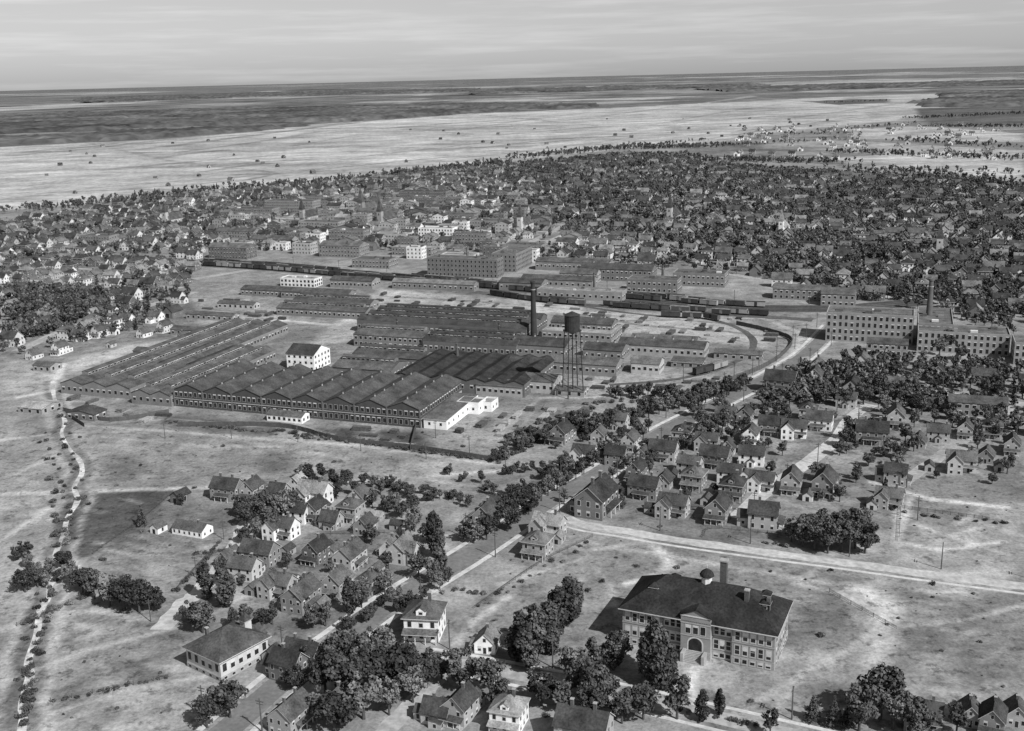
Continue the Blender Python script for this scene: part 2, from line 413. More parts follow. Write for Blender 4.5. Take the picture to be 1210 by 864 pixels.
M_asph=simple('worn_asphalt',tone=.17,space='World',s1=.08,a1=.2,s2=.8,a2=.15)
M_dirt=simple('dirt_road',tone=.44,space='World',s1=.05,a1=.2,s2=.5,a2=.22)
M_dirt2=simple('grey_dirt_road',tone=.33,space='World',s1=.05,a1=.25,s2=.5,a2=.25)
M_walk=simple('sidewalk_concrete',tone=.5,space='World',s1=.3,a1=.25,s2=1.5,a2=.1)
M_white=simple('creek_mud',tone=.45,space='World',s1=.06,a1=.45,s2=.5,a2=.35)
M_ballast=simple('rail_ballast',tone=.10,space='World',s1=.06,a1=.3,s2=.5,a2=.3)
main=smooth(W([(260,870),(340,800),(400,757),(470,707),(560,652),(650,592),(712,558),(775,515),(830,486),(890,455),(950,420),(985,385)]))
ribbon('main_street',main,8,.008,M_asph,ragged=.15)
for s_ in(-1,1):
    ribbon('sidewalk',main,1.7,.12,M_walk,thick=1,off=s_*6.3)
st2=smooth(W([(668,612),(690,620),(740,628),(800,638),(900,652),(1000,665),(1100,679),(1200,692),(1400,718)]))
ribbon('school_street',st2,5.2,.016,M_dirt,ragged=.4)
ribbon('sidewalk',st2,1.3,.12,M_walk,thick=1,off=-5.2)
st3=smooth(W([(870,612),(905,580),(940,556),(985,522),(1008,492),(1030,478)]))
ribbon('side_street',st3,6.5,.012,M_dirt,ragged=.4)
st4=smooth(W([(190,745),(215,715),(245,690),(280,640),(292,620),(300,600)]))
ribbon('dirt_lane',st4,6,.012,M_dirt,ragged=.6)
st5=smooth(W([(440,880),(480,840),(520,800),(545,785)]))
ribbon('dirt_lane',st5,5,.012,M_dirt2,ragged=.5)
st6=smooth(W([(500,778),(560,788),(640,803),(760,828),(880,856),(1000,884)]))
ribbon('lower_street',st6,5.5,.02,M_dirt2,ragged=.4)
ribbon('sidewalk',st6,1.3,.12,M_walk,thick=1,off=5.2)
ribbon('sidewalk',st6,1.3,.12,M_walk,thick=1,off=-5.2)
cr0=[(62,450),(64,468),(68,480),(77,497),(73,512),(82,530),(95,545),(97,560),(88,575),(92,592),(80,612),(75,635),(66,655),(70,672),(60,690),(58,706),(48,722),(44,750),(34,780),(36,800),(26,830),(28,850),(20,900)]
cr1=smooth(W(cr0),4)
cw=[random.uniform(.6,1.5) for _ in cr1]
cw=[(cw[max(i-1,0)]+cw[i]+cw[min(i+1,len(cw)-1)])/3 for i in range(len(cw))]
mb=MB(); Lc=offs(cr1,1)
for i in range(len(cr1)-1):
    n0=(Lc[i]-cr1[i]); n1=(Lc[i+1]-cr1[i+1])
    mb.face([(*(cr1[i]-n0*cw[i]),.014),(*(cr1[i+1]-n1*cw[i+1]),.014),(*(cr1[i+1]+n1*cw[i+1]*.8),.014),(*(cr1[i]+n0*cw[i]*.8),.014)],0)
put('creek_bed',mb.mesh('creek_bed',[M_white]))
for k,t in((3.2,.09),(-3.0,.10),(5,.34),(-6,.32)):
    stroke([tuple(p) for p in offs(cr1,k)],2.0,t,alpha=.7,world=True)
st7=smooth(W([(1215,478),(1150,470),(1060,452),(1000,440),(950,422)]))
ribbon('side_street',st7,6,.012,M_dirt2,ragged=.4)
st8=smooth(W([(1060,575),(1110,540),(1160,505),(1200,480)]))
ribbon('side_street',st8,5.5,.016,M_dirt2,ragged=.4)
extra=[]
for P in [[(850,322),(960,340),(1100,356),(1200,366)],[(600,300),(660,270),(720,240)],[(230,330),(300,318)],[(560,330),(640,290),(700,262)],[(20,415),(90,385),(140,372),(230,345)],[(250,300),(330,262),(420,225)]]:
    e=smooth(W(P)); extra.append(e); ribbon('town_street',e,8,.03,M_dirt2,ragged=.4)
rail=smooth(W([(150,304),(225,311),(330,318),(420,326),(560,337),(700,349),(800,357),(890,364),(1000,364),(1100,356)]))
ribbon('railway_ballast',rail,22,.05,M_ballast,ragged=.6)
rl=put('railway_track',None)
for o_ in(-7,-2.4,2.4,7):
    for g_ in(-.72,.72): ribbon('rail',rail,.12,.2,M_steel,thick=1,off=o_+g_,parent=rl)
spur=smooth(W([(640,352),(700,364),(780,374),(840,378),(880,392),(890,410),(860,432),(800,448),(720,455)]))
ribbon('railway_spur',spur,4,.03,M_ballast,ragged=.5)
spur2=smooth(W([(560,345),(640,356),(700,361),(790,367),(880,373),(960,378)]))
ribbon('railway_spur',spur2,9,.04,M_ballast,ragged=.5)
siding=smooth(W([(870,384),(905,392),(935,403),(925,420),(900,436),(860,452),(820,468)]))
for L_ in [main,st2,st3,st4,st5,st6,st7,st8,rail,spur,spur2]+extra:
    for i,p in enumerate(L_[:-1]):
        q_=L_[i+1]; n_=max(1,int((q_-p).length/7))
        for k in range(n_):
            v=p.lerp(q_,k/n_); occ(v.x,v.y,4.2 if L_ is not rail else 11)

# ------------------------------------------------------------- blocks
STREET=math.radians(-23); WORKS=math.radians(-20)
def rect(P0,P1,P2,ang):
    u=(math.cos(ang),math.sin(ang)); v=(-u[1],u[0])
    p=G(*P0)
    if isinstance(P1,(int,float)): a=P1
    else: k=G(*P1); a=(k[0]-p[0])*u[0]+(k[1]-p[1])*u[1]
    if isinstance(P2,(int,float)): b_=P2
    else: k=G(*P2); b_=(k[0]-p[0])*v[0]+(k[1]-p[1])*v[1]
    cx=p[0]+u[0]*a/2+v[0]*b_/2; cy=p[1]+u[1]*a/2+v[1]*b_/2
    return cx,cy,abs(a),abs(b_)
def bld(name,P0,P1,P2,h,roof='gx',rise=3,floors=1,sp=3.5,wall=.14,rf=.06,ang=WORKS,mon=False,ww=1.6,wh=1.8,ov=.3,frame=.14,vents=0,blind=.3,bays=1,chim=0,check=False):
    cx,cy,w,d=rect(P0,P1,P2,ang); mb=MB()
    if check and not all(free(cx+a*w*.4,cy+b_*d*.4,4) for a in(-1,0,1) for b_ in(-1,0,1)): return None
    if bays>1:
        ax='y' if roof=='gy' else 'x'
        n=bays
        for i in range(n):
            if ax=='y':
                bw=w/n; x=-w/2+bw*(i+.5); wl='SN'+('W' if i==0 else '')+('E' if i==n-1 else '')
                mb.body(x,0,bw-.01,d,0,h,'gy',rise,ov,floors,sp,ww,wh,walls=wl,frame=frame,blind=blind,ovs=0,t=.14)
                if mon: mb.body(x,0,bw*.28,d*.86,h+rise*.72,rise*.28+1.2,'gy',.6,.15,1,2.4,1.6,.8,win='EW',frame=.05,t=.1)
            else:
                bd=d/n; y=-d/2+bd*(i+.5); wl='EW'+('S' if i==0 else '')+('N' if i==n-1 else '')
                mb.body(0,y,w,bd-.01,0,h,'gx',rise,ov,floors,sp,ww,wh,walls=wl,frame=frame,blind=blind,ovs=0,t=.14)
                if mon: mb.body(0,y,w*.9,bd*.28,h+rise*.72,rise*.28+1.2,'gx',.6,.15,1,2.4,1.6,.8,win='NS',frame=.05,t=.1)
    else:
        mb.body(0,0,w,d,0,h,roof,rise,ov,floors,sp,ww,wh,frame=frame,blind=blind)
        if mon:
            if roof=='gx': mb.body(0,0,w*.9,d*.22,h+rise*.76,rise*.24+1.5,'gx',.7,.15,1,2.6,1.7,.9,win='NS',frame=.05,t=.1)
            elif roof=='gy': mb.body(0,0,w*.22,d*.9,h+rise*.76,rise*.24+1.5,'gy',.7,.15,1,2.6,1.7,.9,win='EW',frame=.05,t=.1)
    top=h+(rise if roof in('gx','gy','hip') else 0)
    for i in range(vents):
        t=(i+.5)/vents-.5
        x,y=(w*t*.9,0) if roof!='gy' else (0,d*t*.9)
        if roof=='flat': y=random.uniform(-.3,.3)*d
        mb.cone((x,y,top-.3),(x,y,top+1.4),.55,.45,5,8); mb.cone((x,y,top+1.4),(x,y,top+2),.85,.1,1,8)
    for i in range(chim):
        mb.chimney(w*random.uniform(-.4,.4),d*random.uniform(-.3,.3),h-1,rise*.8+3.2 if roof!='flat' else 3.5,.5)
    if roof=='flat' and w*d>150:
        for i in range(2+int(w*d/400)):
            x,y=w*random.uniform(-.38,.38),d*random.uniform(-.32,.32); a=random.uniform(.8,2)
            mb.box(x-a,x+a,y-a*.7,y+a*.7,h-.05,h+random.uniform(.7,1.8),random.choice([0,2,1,4]))
    o=put(name,mb.mesh(name),(cx,cy,0),ang,(wall,rf)); occ_rect(cx,cy,w,d,ang)
    return o

# main erecting shops with parallel roofs
bld('factory_erecting_shop',(497,506),(207,480),(553,471),8.5,'gy',3.0,2,2.6,.085,.085,bays=8,mon=False,ww=1.5,wh=2.2,frame=.1,blind=.2,ov=.3)
def shop_trim():
    cx,cy,w,d=rect((497,506),(207,480),(553,471),WORKS); mb=MB()
    mb.box(-w/2,w/2,-d/2-.35,-d/2-.02,4.1,4.4,5,True)
    for i in range(9):
        x=-w/2+w*i/8; mb.box(x-.35,x+.35,-d/2-.3,-d/2-.01,0,8.6,0)
    mb.box(w/2+.02,w/2+.2,-d/2+.5,d/2-.5,0,4,5)
    for i in range(8):
        x=-w/2+w*(i+.5)/8
        for k in range(5):
            y=-d/2+d*(k+.5)/5; mb.cone((x,y,11.4),(x,y,12.6),.4,.35,5,6); mb.cone((x,y,12.6),(x,y,13.1),.6,.1,1,6)
    put('factory_front_piers',mb.mesh('shop_piers'),(cx,cy,0),WORKS,(.14,.06))
shop_trim()
bld('factory_lean_to',(501,506,),11,(545,478),4.6,'shed',1.2,1,5,.8,.13,ww=1,wh=1.2)
bld('white_annex',(566,490),(541,487),9,5,'flat',0,1,4,.8,.15,ww=1,wh=1.3)
bld('white_annex',(581,487),(567,486),9,4,'flat',0,1,4,.75,.3,ww=1,wh=1.3)
bld('gate_office',(357,501),(316,497),7,3.2,'gx',1.3,1,2.6,.8,.12,ww=1.2,wh=1.4)
bld('long_shed',(155,472),(77,463),150,5.5,'gy',2.4,1,3.2,.22,.10,bays=3,mon=True,frame=.1)
bld('long_shed',(203,481),(160,475),95,5.5,'gy',2.2,1,3.2,.20,.11,bays=2,mon=True,frame=.1)
bld('storage_shed',(112,498),(78,495),9,3.2,'gy',1.4,1,4,.16,.08)
bld('storage_shed',(50,490),(22,487),14,2.6,'gx',1.3,1,4,.3,.35)
bld('coal_shed',(238,452),(180,444),50,5,'gy',2,1,4,.15,.07,bays=2,mon=True)
bld('storage_shed',(200,424),(160,420),9,3.2,'gx',1.4,1,4,.25,.1)
bld('storage_shed',(60,440),(40,438),9,3.2,'gx',1.4,1,4,.3,.12)
# inner works
bld('white_workshop',(372,439),(345,434),(397,430),9,'gx',3.6,3,3,.8,.06,ww=1.2,wh=1.3,ov=.4)
bld('machine_shop',(462,452),(398,444),22,6,'gx',2.4,1,3.4,.16,.12,mon=True)
bld('machine_shop',(500,438),(420,430),18,6,'gx',2.4,1,3.4,.18,.085,mon=True)
bld('foundry',(620,470),(470,455),52,6.5,'gy',1.6,1,3.4,.14,.045,bays=7)
bld('rolling_mill',(622,404),(427,390),40,7.5,'gx',2.6,1,3.2,.13,.07,bays=3,mon=True,vents=0)
bld('rolling_mill',(610,424),(505,414),24,7,'gx',2.6,1,3.2,.13,.065,bays=2,mon=True)
bld('pattern_shop',(500,414),(428,404),20,7,'gx',2.4,2,3,.2,.12,mon=True)
bld('boiler_house',(668,426),(585,420),20,7.5,'gx',2.4,1,3.2,.2,.075,vents=3)
bld('forge_shop',(722,410),(642,404),26,7,'flat',2.4,2,3,.24,.32,ww=1.7,wh=1.6)
bld('forge_shop',(723,404),(655,397),14,10,'gx',2.4,2,3,.18,.09,vents=4)
bld('machine_shop',(728,446),(648,438),16,6,'gx',2.4,1,3.2,.22,.13,vents=3)
bld('store_house',(655,466),(618,462),14,6,'gx',2.2,1,3,.4,.1)
bld('store_house',(617,470),(562,466),12,5,'gx',1.8,1,3,.34,.12)
bld('store_house',(640,446),(600,442),16,6,'gx',2.2,1,3.4,.2,.075)
bld('long_store',(832,424),(735,413),15,5.5,'gx',2.4,1,3.4,.34,.09,vents=4)
bld('long_store',(822,416),(748,408),14,5,'gx',2.2,1,3.4,.24,.13)
bld('brick_office',(779,443),(746,440),12,5.5,'gx',2.4,1,3,.42,.16)
bld('low_shed',(900,427),(846,420),10,3.2,'gx',1.4,1,4,.26,.12)
bld('low_shed',(830,436),(795,431),9,3,'shed',1,1,4,.2,.12)
bld('low_shed',(690,470),(655,468),9,3,'gx',1.3,1,4,.3,.12)
bld('machine_shop',(735,428),(690,424),16,6,'gx',2.4,1,3.2,.2,.07,vents=2)
bld('freight_shed',(350,352),(296,345),14,4.5,'gx',2,1,3.4,.2,.09)
bld('freight_shed',(438,368),(352,361),13,5,'gx',2.2,1,3.4,.22,.09,mon=True)
bld('freight_shed',(432,378),(338,368),13,5,'gx',2.2,1,3.4,.2,.11,mon=True)
bld('freight_shed',(412,356),(338,350),12,5,'gx',2.2,1,3.4,.2,.1)
bld('low_shed',(305,402),(222,388),10,3.4,'gx',1.4,1,4,.22,.1)
bld('low_shed',(275,380),(225,375),9,3.4,'gx',1.4,1,4,.26,.11)
bld('low_shed',(300,366),(262,362),8,3.4,'gx',1.4,1,4,.4,.11)
bld('white_store',(372,340),(335,337),12,6,'flat',1,2,3,.7,.3)
bld('store_house',(440,342),(395,338),14,6,'gx',2,1,3,.25,.09)
bld('brick_mill',(588,329),(514,322),14,14,'flat',1,4,3.2,.17,.14,frame=.08,ww=1.3,wh=1.8,chim=2,blind=0)
bld('brick_mill',(610,322),(585,319),40,14,'flat',1,4,3.2,.2,.14,frame=.08,ww=1.3,wh=1.8,blind=0)
bld('goods_shed',(560,345),(470,338),10,5,'gx',2,1,4,.2,.2)
bld('goods_shed',(735,357),(640,349),14,6,'flat',2,1,4,.26,.26)
bld('goods_shed',(640,345),(595,340),16,6,'gx',2.2,1,4,.2,.08)
bld('goods_shed',(700,342),(620,336),14,6,'gx',2.2,1,4,.24,.1)
bld('brick_warehouse',(800,348),(745,342),18,9,'flat',2,2,3.4,.18,.14)
bld('brick_warehouse',(770,334),(690,327),18,9,'gx',3,2,3.4,.16,.08,vents=4)
bld('brick_warehouse',(856,340),(800,333),18,9,'flat',2,2,3.4,.2,.12)
bld('brick_warehouse',(720,322),(640,315),14,7,'gx',2.4,1,3.4,.22,.12)
bld('goods_shed',(980,356),(915,350),16,7,'gx',2.2,2,3.4,.2,.14)
bld('textile_mill',(1078,408),(977,397),20,16,'flat',1,4,3.0,.27,.14,frame=.08,ww=1.5,wh=2.4,blind=.2)
bld('textile_mill',(1192,421),(1083,411),20,11,'flat',1,3,3.0,.29,.14,frame=.08,ww=1.5,wh=2.4,blind=.2)
bld('textile_mill',(1380,441),(1194,421),20,11,'flat',1,3,3.0,.29,.14,frame=.08,ww=1.5,wh=2.4)
bld('textile_mill',(1125,410),(1083,402),45,12,'flat',3,3,3,.22,.14,ww=1.4,wh=2,blind=.2)
bld('dye_house',(1072,422),(1024,416),12,6.5,'gx',2,2,3,.24,.09)
bld('mill_store',(1010,363),(970,360),16,8,'gx',3,2,3.4,.24,.12)
bld('dye_house',(1190,495),(1120,487),12,6,'gx',2,2,3,.24,.1)
for (a,b_,c,n,wl,rf) in [((370,252),(322,249),4,0,.24,.1),((322,258),(280,255),3,0,.2,.1),((527,240),(480,237),4,0,.16,.07),((535,283),(500,280),3,0,.8,.4),
   ((292,307),(252,304),3,0,.15,.14),((400,275),(360,272),3,0,.28,.12),((368,268),(330,266),2,0,.26,.35),((575,290),(540,287),3,0,.2,.12),((480,286),(448,283),2,0,.4,.25),
   ((425,305),(385,301),3,0,.22,.14),((345,292),(305,288),2,0,.28,.12),((470,262),(430,259),3,0,.2,.12),((600,270),(560,267),2,0,.26,.12),((430,286),(395,283),3,0,.2,.14),
   ((560,262),(525,259),2,0,.18,.12),((300,282),(262,279),2,0,.22,.12),((510,303),(470,299),2,0,.22,.3),((640,300),(600,296),2,0,.22,.12),((660,252),(620,250),2,0,.22,.12),
   ((395,240),(360,238),2,0,.22,.12),((130,292),(100,290),3,0,.22,.12),((560,312),(525,309),2,0,.5,.25),((705,335),(665,331),2,0,.3,.12),((460,318),(420,315),2,0,.22,.12)]:
    bld('commercial_block',a,b_,random.uniform(12,20),3.4*c,'flat' if random.random()<.7 else 'gx',3,c,3,wl,rf,ww=1.2,wh=1.7,chim=2,frame=.08,blind=.2)

# ------------------------------------------------------------- churches
def church(px,py,k=1,wall=.3,rf=.07,spire=True,ang=STREET):
    mb=MB(); mb.body(0,0,11,22,0,7,'gy',6,.4,1,4,1.2,3.2)
    mb.box(-2.4,2.4,-14.5,-9.7,0,15,0); mb.winrow((-2.4,-14.5),(2.4,-14.5),(0,-1),12,1.2,2.2,4)
    if spire:
        mb.face([(-2.7,-14.8,15),(2.7,-14.8,15),(0,-12.1,28)],1); mb.face([(2.7,-14.8,15),(2.7,-9.4,15),(0,-12.1,28)],1)
        mb.face([(2.7,-9.4,15),(-2.7,-9.4,15),(0,-12.1,28)],1); mb.face([(-2.7,-9.4,15),(-2.7,-14.8,15),(0,-12.1,28)],1)
    x,y=G(px,py); put('church',mb.mesh('church'),(x,y,0),ang,(wall,rf),k); occ_rect(x,y,14*k,28*k,ang)
church(436,257,1.3,.22,.12); church(457,266,1.1,.3,.1); church(620,272,1,.5,.1); church(925,276,.9,.7,.3); church(205,265,1,.4,.1); church(365,262,1,.3,.08); church(520,232,1.1,.25,.08)
church(795,262,1.1,.4,.08); church(1110,300,1,.45,.09)
DT=W([(262,262),(330,238),(430,226),(540,222),(640,244),(690,290),(660,312),(560,315),(440,305),(262,296)])
k=0
for i in range(2600):
    px,py=random.uniform(262,690),random.uniform(224,314)
    x,y=G(px,py)
    if not pip(x,y,DT): continue
    c=random.choice([2,2,2,3,3])
    o=bld('commercial_block',(px,py),-random.uniform(10,22),random.uniform(8,13),3.3*c,random.choice(['flat','flat','gx','gy']),2.8,c,3,random.choice([.14,.18,.24,.3,.4,.7,.2]),random.choice([.06,.09,.16,.3,.2]),ww=1.1,wh=1.6,chim=1,frame=.08,blind=.2,check=True)
    if o: k+=1
    if k>115: break

# ------------------------------------------------------------- chimneys and water tower
def stack(px,py,h,r,tone=.06):
    mb=MB(); x,y=G(px,py)
    mb.box(-r*1.5,r*1.5,-r*1.5,r*1.5,0,h*.1,0); mb.cone((0,0,h*.1),(0,0,h*.97),r,r*.62,0,16); mb.cone((0,0,h*.97),(0,0,h),r*.8,r*.8,0,16)
    mb.cone((0,0,h*.86),(0,0,h*.875),r*.74,r*.74,5,16)
    put('factory_chimney',mb.mesh('factory_chimney'),(x,y,0),0,(tone,.05)); occ(x,y,5)
stack(631,404,36,1.9,.05); stack(1096,396,33,2.0,.12); stack(541,436,14,1,.1); stack(783,340,16,1.3,.1); stack(553,322,20,1.3,.14); stack(470,400,12,.8,.06); stack(590,405,12,.8,.06); stack(702,345,14,1,.1)
def water_tower(px,py,h):
    x,y=G(px,py); root=put('water_tower',None,(x,y,0),.3)
    mb=MB(); zt=h-9.5; B=4.0; T=2.9
    cs=[(1,1),(-1,1),(-1,-1),(1,-1)]
    for a,b_ in cs: mb.cone((a*B,b_*B,0),(a*T,b_*T,zt),.26,.2,0,6)
    lv=[0,zt*.25,zt*.5,zt*.75,zt]
    for i in range(4):
        z0,z1=lv[i],lv[i+1]; r0_=B+(T-B)*z0/zt; r1_=B+(T-B)*z1/zt
        for k in range(4):
            p,q_=cs[k],cs[(k+1)%4]
            mb.cone((p[0]*r1_,p[1]*r1_,z1),(q_[0]*r1_,q_[1]*r1_,z1),.09,.09,0,4)
            mb.cone((p[0]*r0_,p[1]*r0_,z0),(q_[0]*r1_,q_[1]*r1_,z1),.03,.03,0,4)
            mb.cone((q_[0]*r0_,q_[1]*r0_,z0),(p[0]*r1_,p[1]*r1_,z1),.03,.03,0,4)
    mb.cone((0,0,0),(0,0,zt),.3,.3,0,8)
    put('legs',mb.mesh('tower_legs',[M_steel]),parent=root)
    mb=MB(); mb.cone((0,0,zt-1.6),(0,0,zt),.6,3.7,0,20); mb.cone((0,0,zt),(0,0,h-1.8),3.7,3.7,0,20); mb.cone((0,0,h-1.8),(0,0,h),4.0,.2,0,20)
    mb.cone((0,0,zt-.05),(0,0,zt+.1),4.5,4.5,0,20)
    put('tank',mb.mesh('tower_tank',[M_steel]),parent=root); occ(x,y,6)
water_tower(677,468,42)

# ------------------------------------------------------------- the brick school
def school():
    P0=G(915,791); P1=G(737,757)
    ang=math.atan2(P0[1]-P1[1],P0[0]-P1[0]); w=math.hypot(P0[0]-P1[0],P0[1]-P1[1]); d=18.0
    u=(math.cos(ang),math.sin(ang)); v=(-u[1],u[0])
    cx=(P0[0]+P1[0])/2+v[0]*d/2; cy=(P0[1]+P1[1])/2+v[1]*d/2
    root=put('brick_school',None,(cx,cy,0),ang)
    col=(.28,.036); h=10.2; b=2.2
    mb=MB(); blocks=[(0,0,w,d)]+[(sx*(w/2-5.5),-d/2-.5,11,1.0) for sx in(-1,1)]+[(0,-d/2-1.0,8,2.0)]
    for (x,y,ww,dd) in blocks:
        mb.box(x-ww/2,x+ww/2,y-dd/2,y+dd/2,b,h,0)
        mb.box(x-ww/2-.12,x+ww/2+.12,y-dd/2-.12,y+dd/2+.12,0,b,5)
        for zc in(b+4.0,h-.45): mb.box(x-ww/2-.09,x+ww/2+.09,y-dd/2-.09,y+dd/2+.09,zc,zc+.28,5)
    put('walls',mb.mesh('school_walls'),color=col,parent=root)
    mb=MB()
    def rows(p,q,n,cnt):
        L=math.hypot(q[0]-p[0],q[1]-p[1]); t=((q[0]-p[0])/L,(q[1]-p[1])/L)
        for zc,wh,off in((b+2.0,2.4,0),(b+6.0,2.2,0),(1.15,1.1,.12)):
            for i in range(cnt):
                a=L*(i+.5)/cnt
                c=(p[0]+t[0]*a+n[0]*off,p[1]+t[1]*a+n[1]*off,zc)
                mb.window(c,t,n,1.15,wh,.2,.7)
                for zz in(zc-wh/2-.34,zc+wh/2+.22):
                    e=.85
                    A=(c[0]-t[0]*e+n[0]*.1,c[1]-t[1]*e+n[1]*.1); B_=(c[0]+t[0]*e+n[0]*.1,c[1]+t[1]*e+n[1]*.1)
                    mb.face([(*A,zz),(*B_,zz),(*B_,zz+.14),(*A,zz+.14)],2)
                if wh>2:
                    A=(c[0]-t[0]*.57+n[0]*.075,c[1]-t[1]*.57+n[1]*.075); B_=(c[0]+t[0]*.57+n[0]*.075,c[1]+t[1]*.57+n[1]*.075)
                    mb.face([(*A,zc-.06),(*B_,zc-.06),(*B_,zc+.06),(*A,zc+.06)],2)
    y0=-d/2
    rows((-w/2+.4,y0-1),(-w/2+10.6,y0-1),(0,-1),5); rows((w/2-10.6,y0-1),(w/2-.4,y0-1),(0,-1),5)
    rows((-w/2+11.3,y0),(-4.3,y0),(0,-1),3); rows((4.3,y0),(w/2-11.3,y0),(0,-1),3)
    rows((w/2,y0+.6),(w/2,-y0-.6),(1,0),7); rows((-w/2,-y0-.6),(-w/2,y0+.6),(-1,0),7); rows((w/2-1,-y0),(-w/2+1,-y0),(0,1),14)
    yc=y0-2
    for i in(-1,0,1): mb.window((i*2.0,yc,b+6),(1,0),(0,-1),1.3,2.3,.17,.5)
    arc=[(-1.8,yc-.06,b)]+[(1.8*math.cos(math.pi-t*math.pi/10),yc-.06,b+2+1.6*math.sin(t*math.pi/10)) for t in range(11)]+[(1.8,yc-.06,b)]
    arc2=[(-2.2,yc-.03,b)]+[(2.2*math.cos(math.pi-t*math.pi/10),yc-.03,b+2+2.0*math.sin(t*math.pi/10)) for t in range(11)]+[(2.2,yc-.03,b)]
    mb.face(arc2,2); mb.face(arc,3)
    put('windows',mb.mesh('school_windows'),color=col,parent=root)
    mb=MB()
    for i in range(8): mb.box(-2.4,2.4,yc-.35*(8-i)-.2,yc-.35*(7-i)-.2+.01*i,0,b*(i+1)/8,5)
    for sx in(-1,1): mb.box(sx*2.8-.4,sx*2.8+.4,yc-3.2,yc-.13,0,b+.3,5)
    put('entrance_steps',mb.mesh('school_steps'),color=col,parent=root)
    mb=MB(); mb.hip(0,-.3,w,d+1.4,h+.02,7.2,1.0,.3)
    mb.box(-4,4,yc,-d/2+1,h,h+1.9,0); mb.gable(0,-d/2-.2,8.0,3.6,h+1.9,1.8,'y',.3,.3,.2); mb.box(-4.15,4.15,yc-.12,-d/2+2,h+1.6,h+1.9,2)
    put('roof',mb.mesh('school_roof'),color=col,parent=root)
    mb=MB(); zr=h+7.2
    mb.cone((0,0,zr-1.5),(0,0,zr+1.6),1.6,1.4,2,8); mb.cone((0,0,zr+1.6),(0,0,zr+1.9),2.0,2.0,1,8)
    for i in range(4): mb.cone((0,0,zr+1.9+i*.45),(0,0,zr+1.9+(i+1)*.45),1.9*math.cos(i*.38),1.9*math.cos((i+1)*.38),1,12)
    mb.cone((0,0,zr+3.7),(0,0,zr+4.8),.1,.05,2,6)
    put('cupola',mb.mesh('school_cupola'),color=col,parent=root)
    mb=MB(); mb.box(2.6,4.4,4,5.6,h,h+11.5,4); mb.box(2.4,4.6,3.8,5.8,h+11.5,h+11.9,5,True)
    mb.box(w*.27,w*.27+1.2,-4,-2.8,h+2,h+8,4); mb.box(w*.27-.1,w*.27+1.3,-4.1,-2.7,h+8,h+8.3,5,True)
    mb.box(w*.31+4,w*.31+5,-3,-2,h+2,h+6.5,4)
    put('chimneys',mb.mesh('school_chimneys'),color=col,parent=root)
    mb=MB()
    for x,y in((-w*.33,-3.5),(-w*.24,4),(w*.38,3),(w*.40,-2.2)):
        mb.box(x-1.1,x+1.1,y-1.1,y+1.1,h+1.5,h+4.8,1); mb.hip(x,y,2.2,2.2,h+4.8,1.2,.35,.12); mb.winrow((x-1.1,y-1.1),(x+1.1,y-1.1),(0,-1),h+4.0,1.0,.8,3)
    put('dormers',mb.mesh('school_dormers'),color=col,parent=root)
    occ_rect(cx,cy,w+6,d+8,ang); x,y=G(827,800); occ(x,y,6)
school()

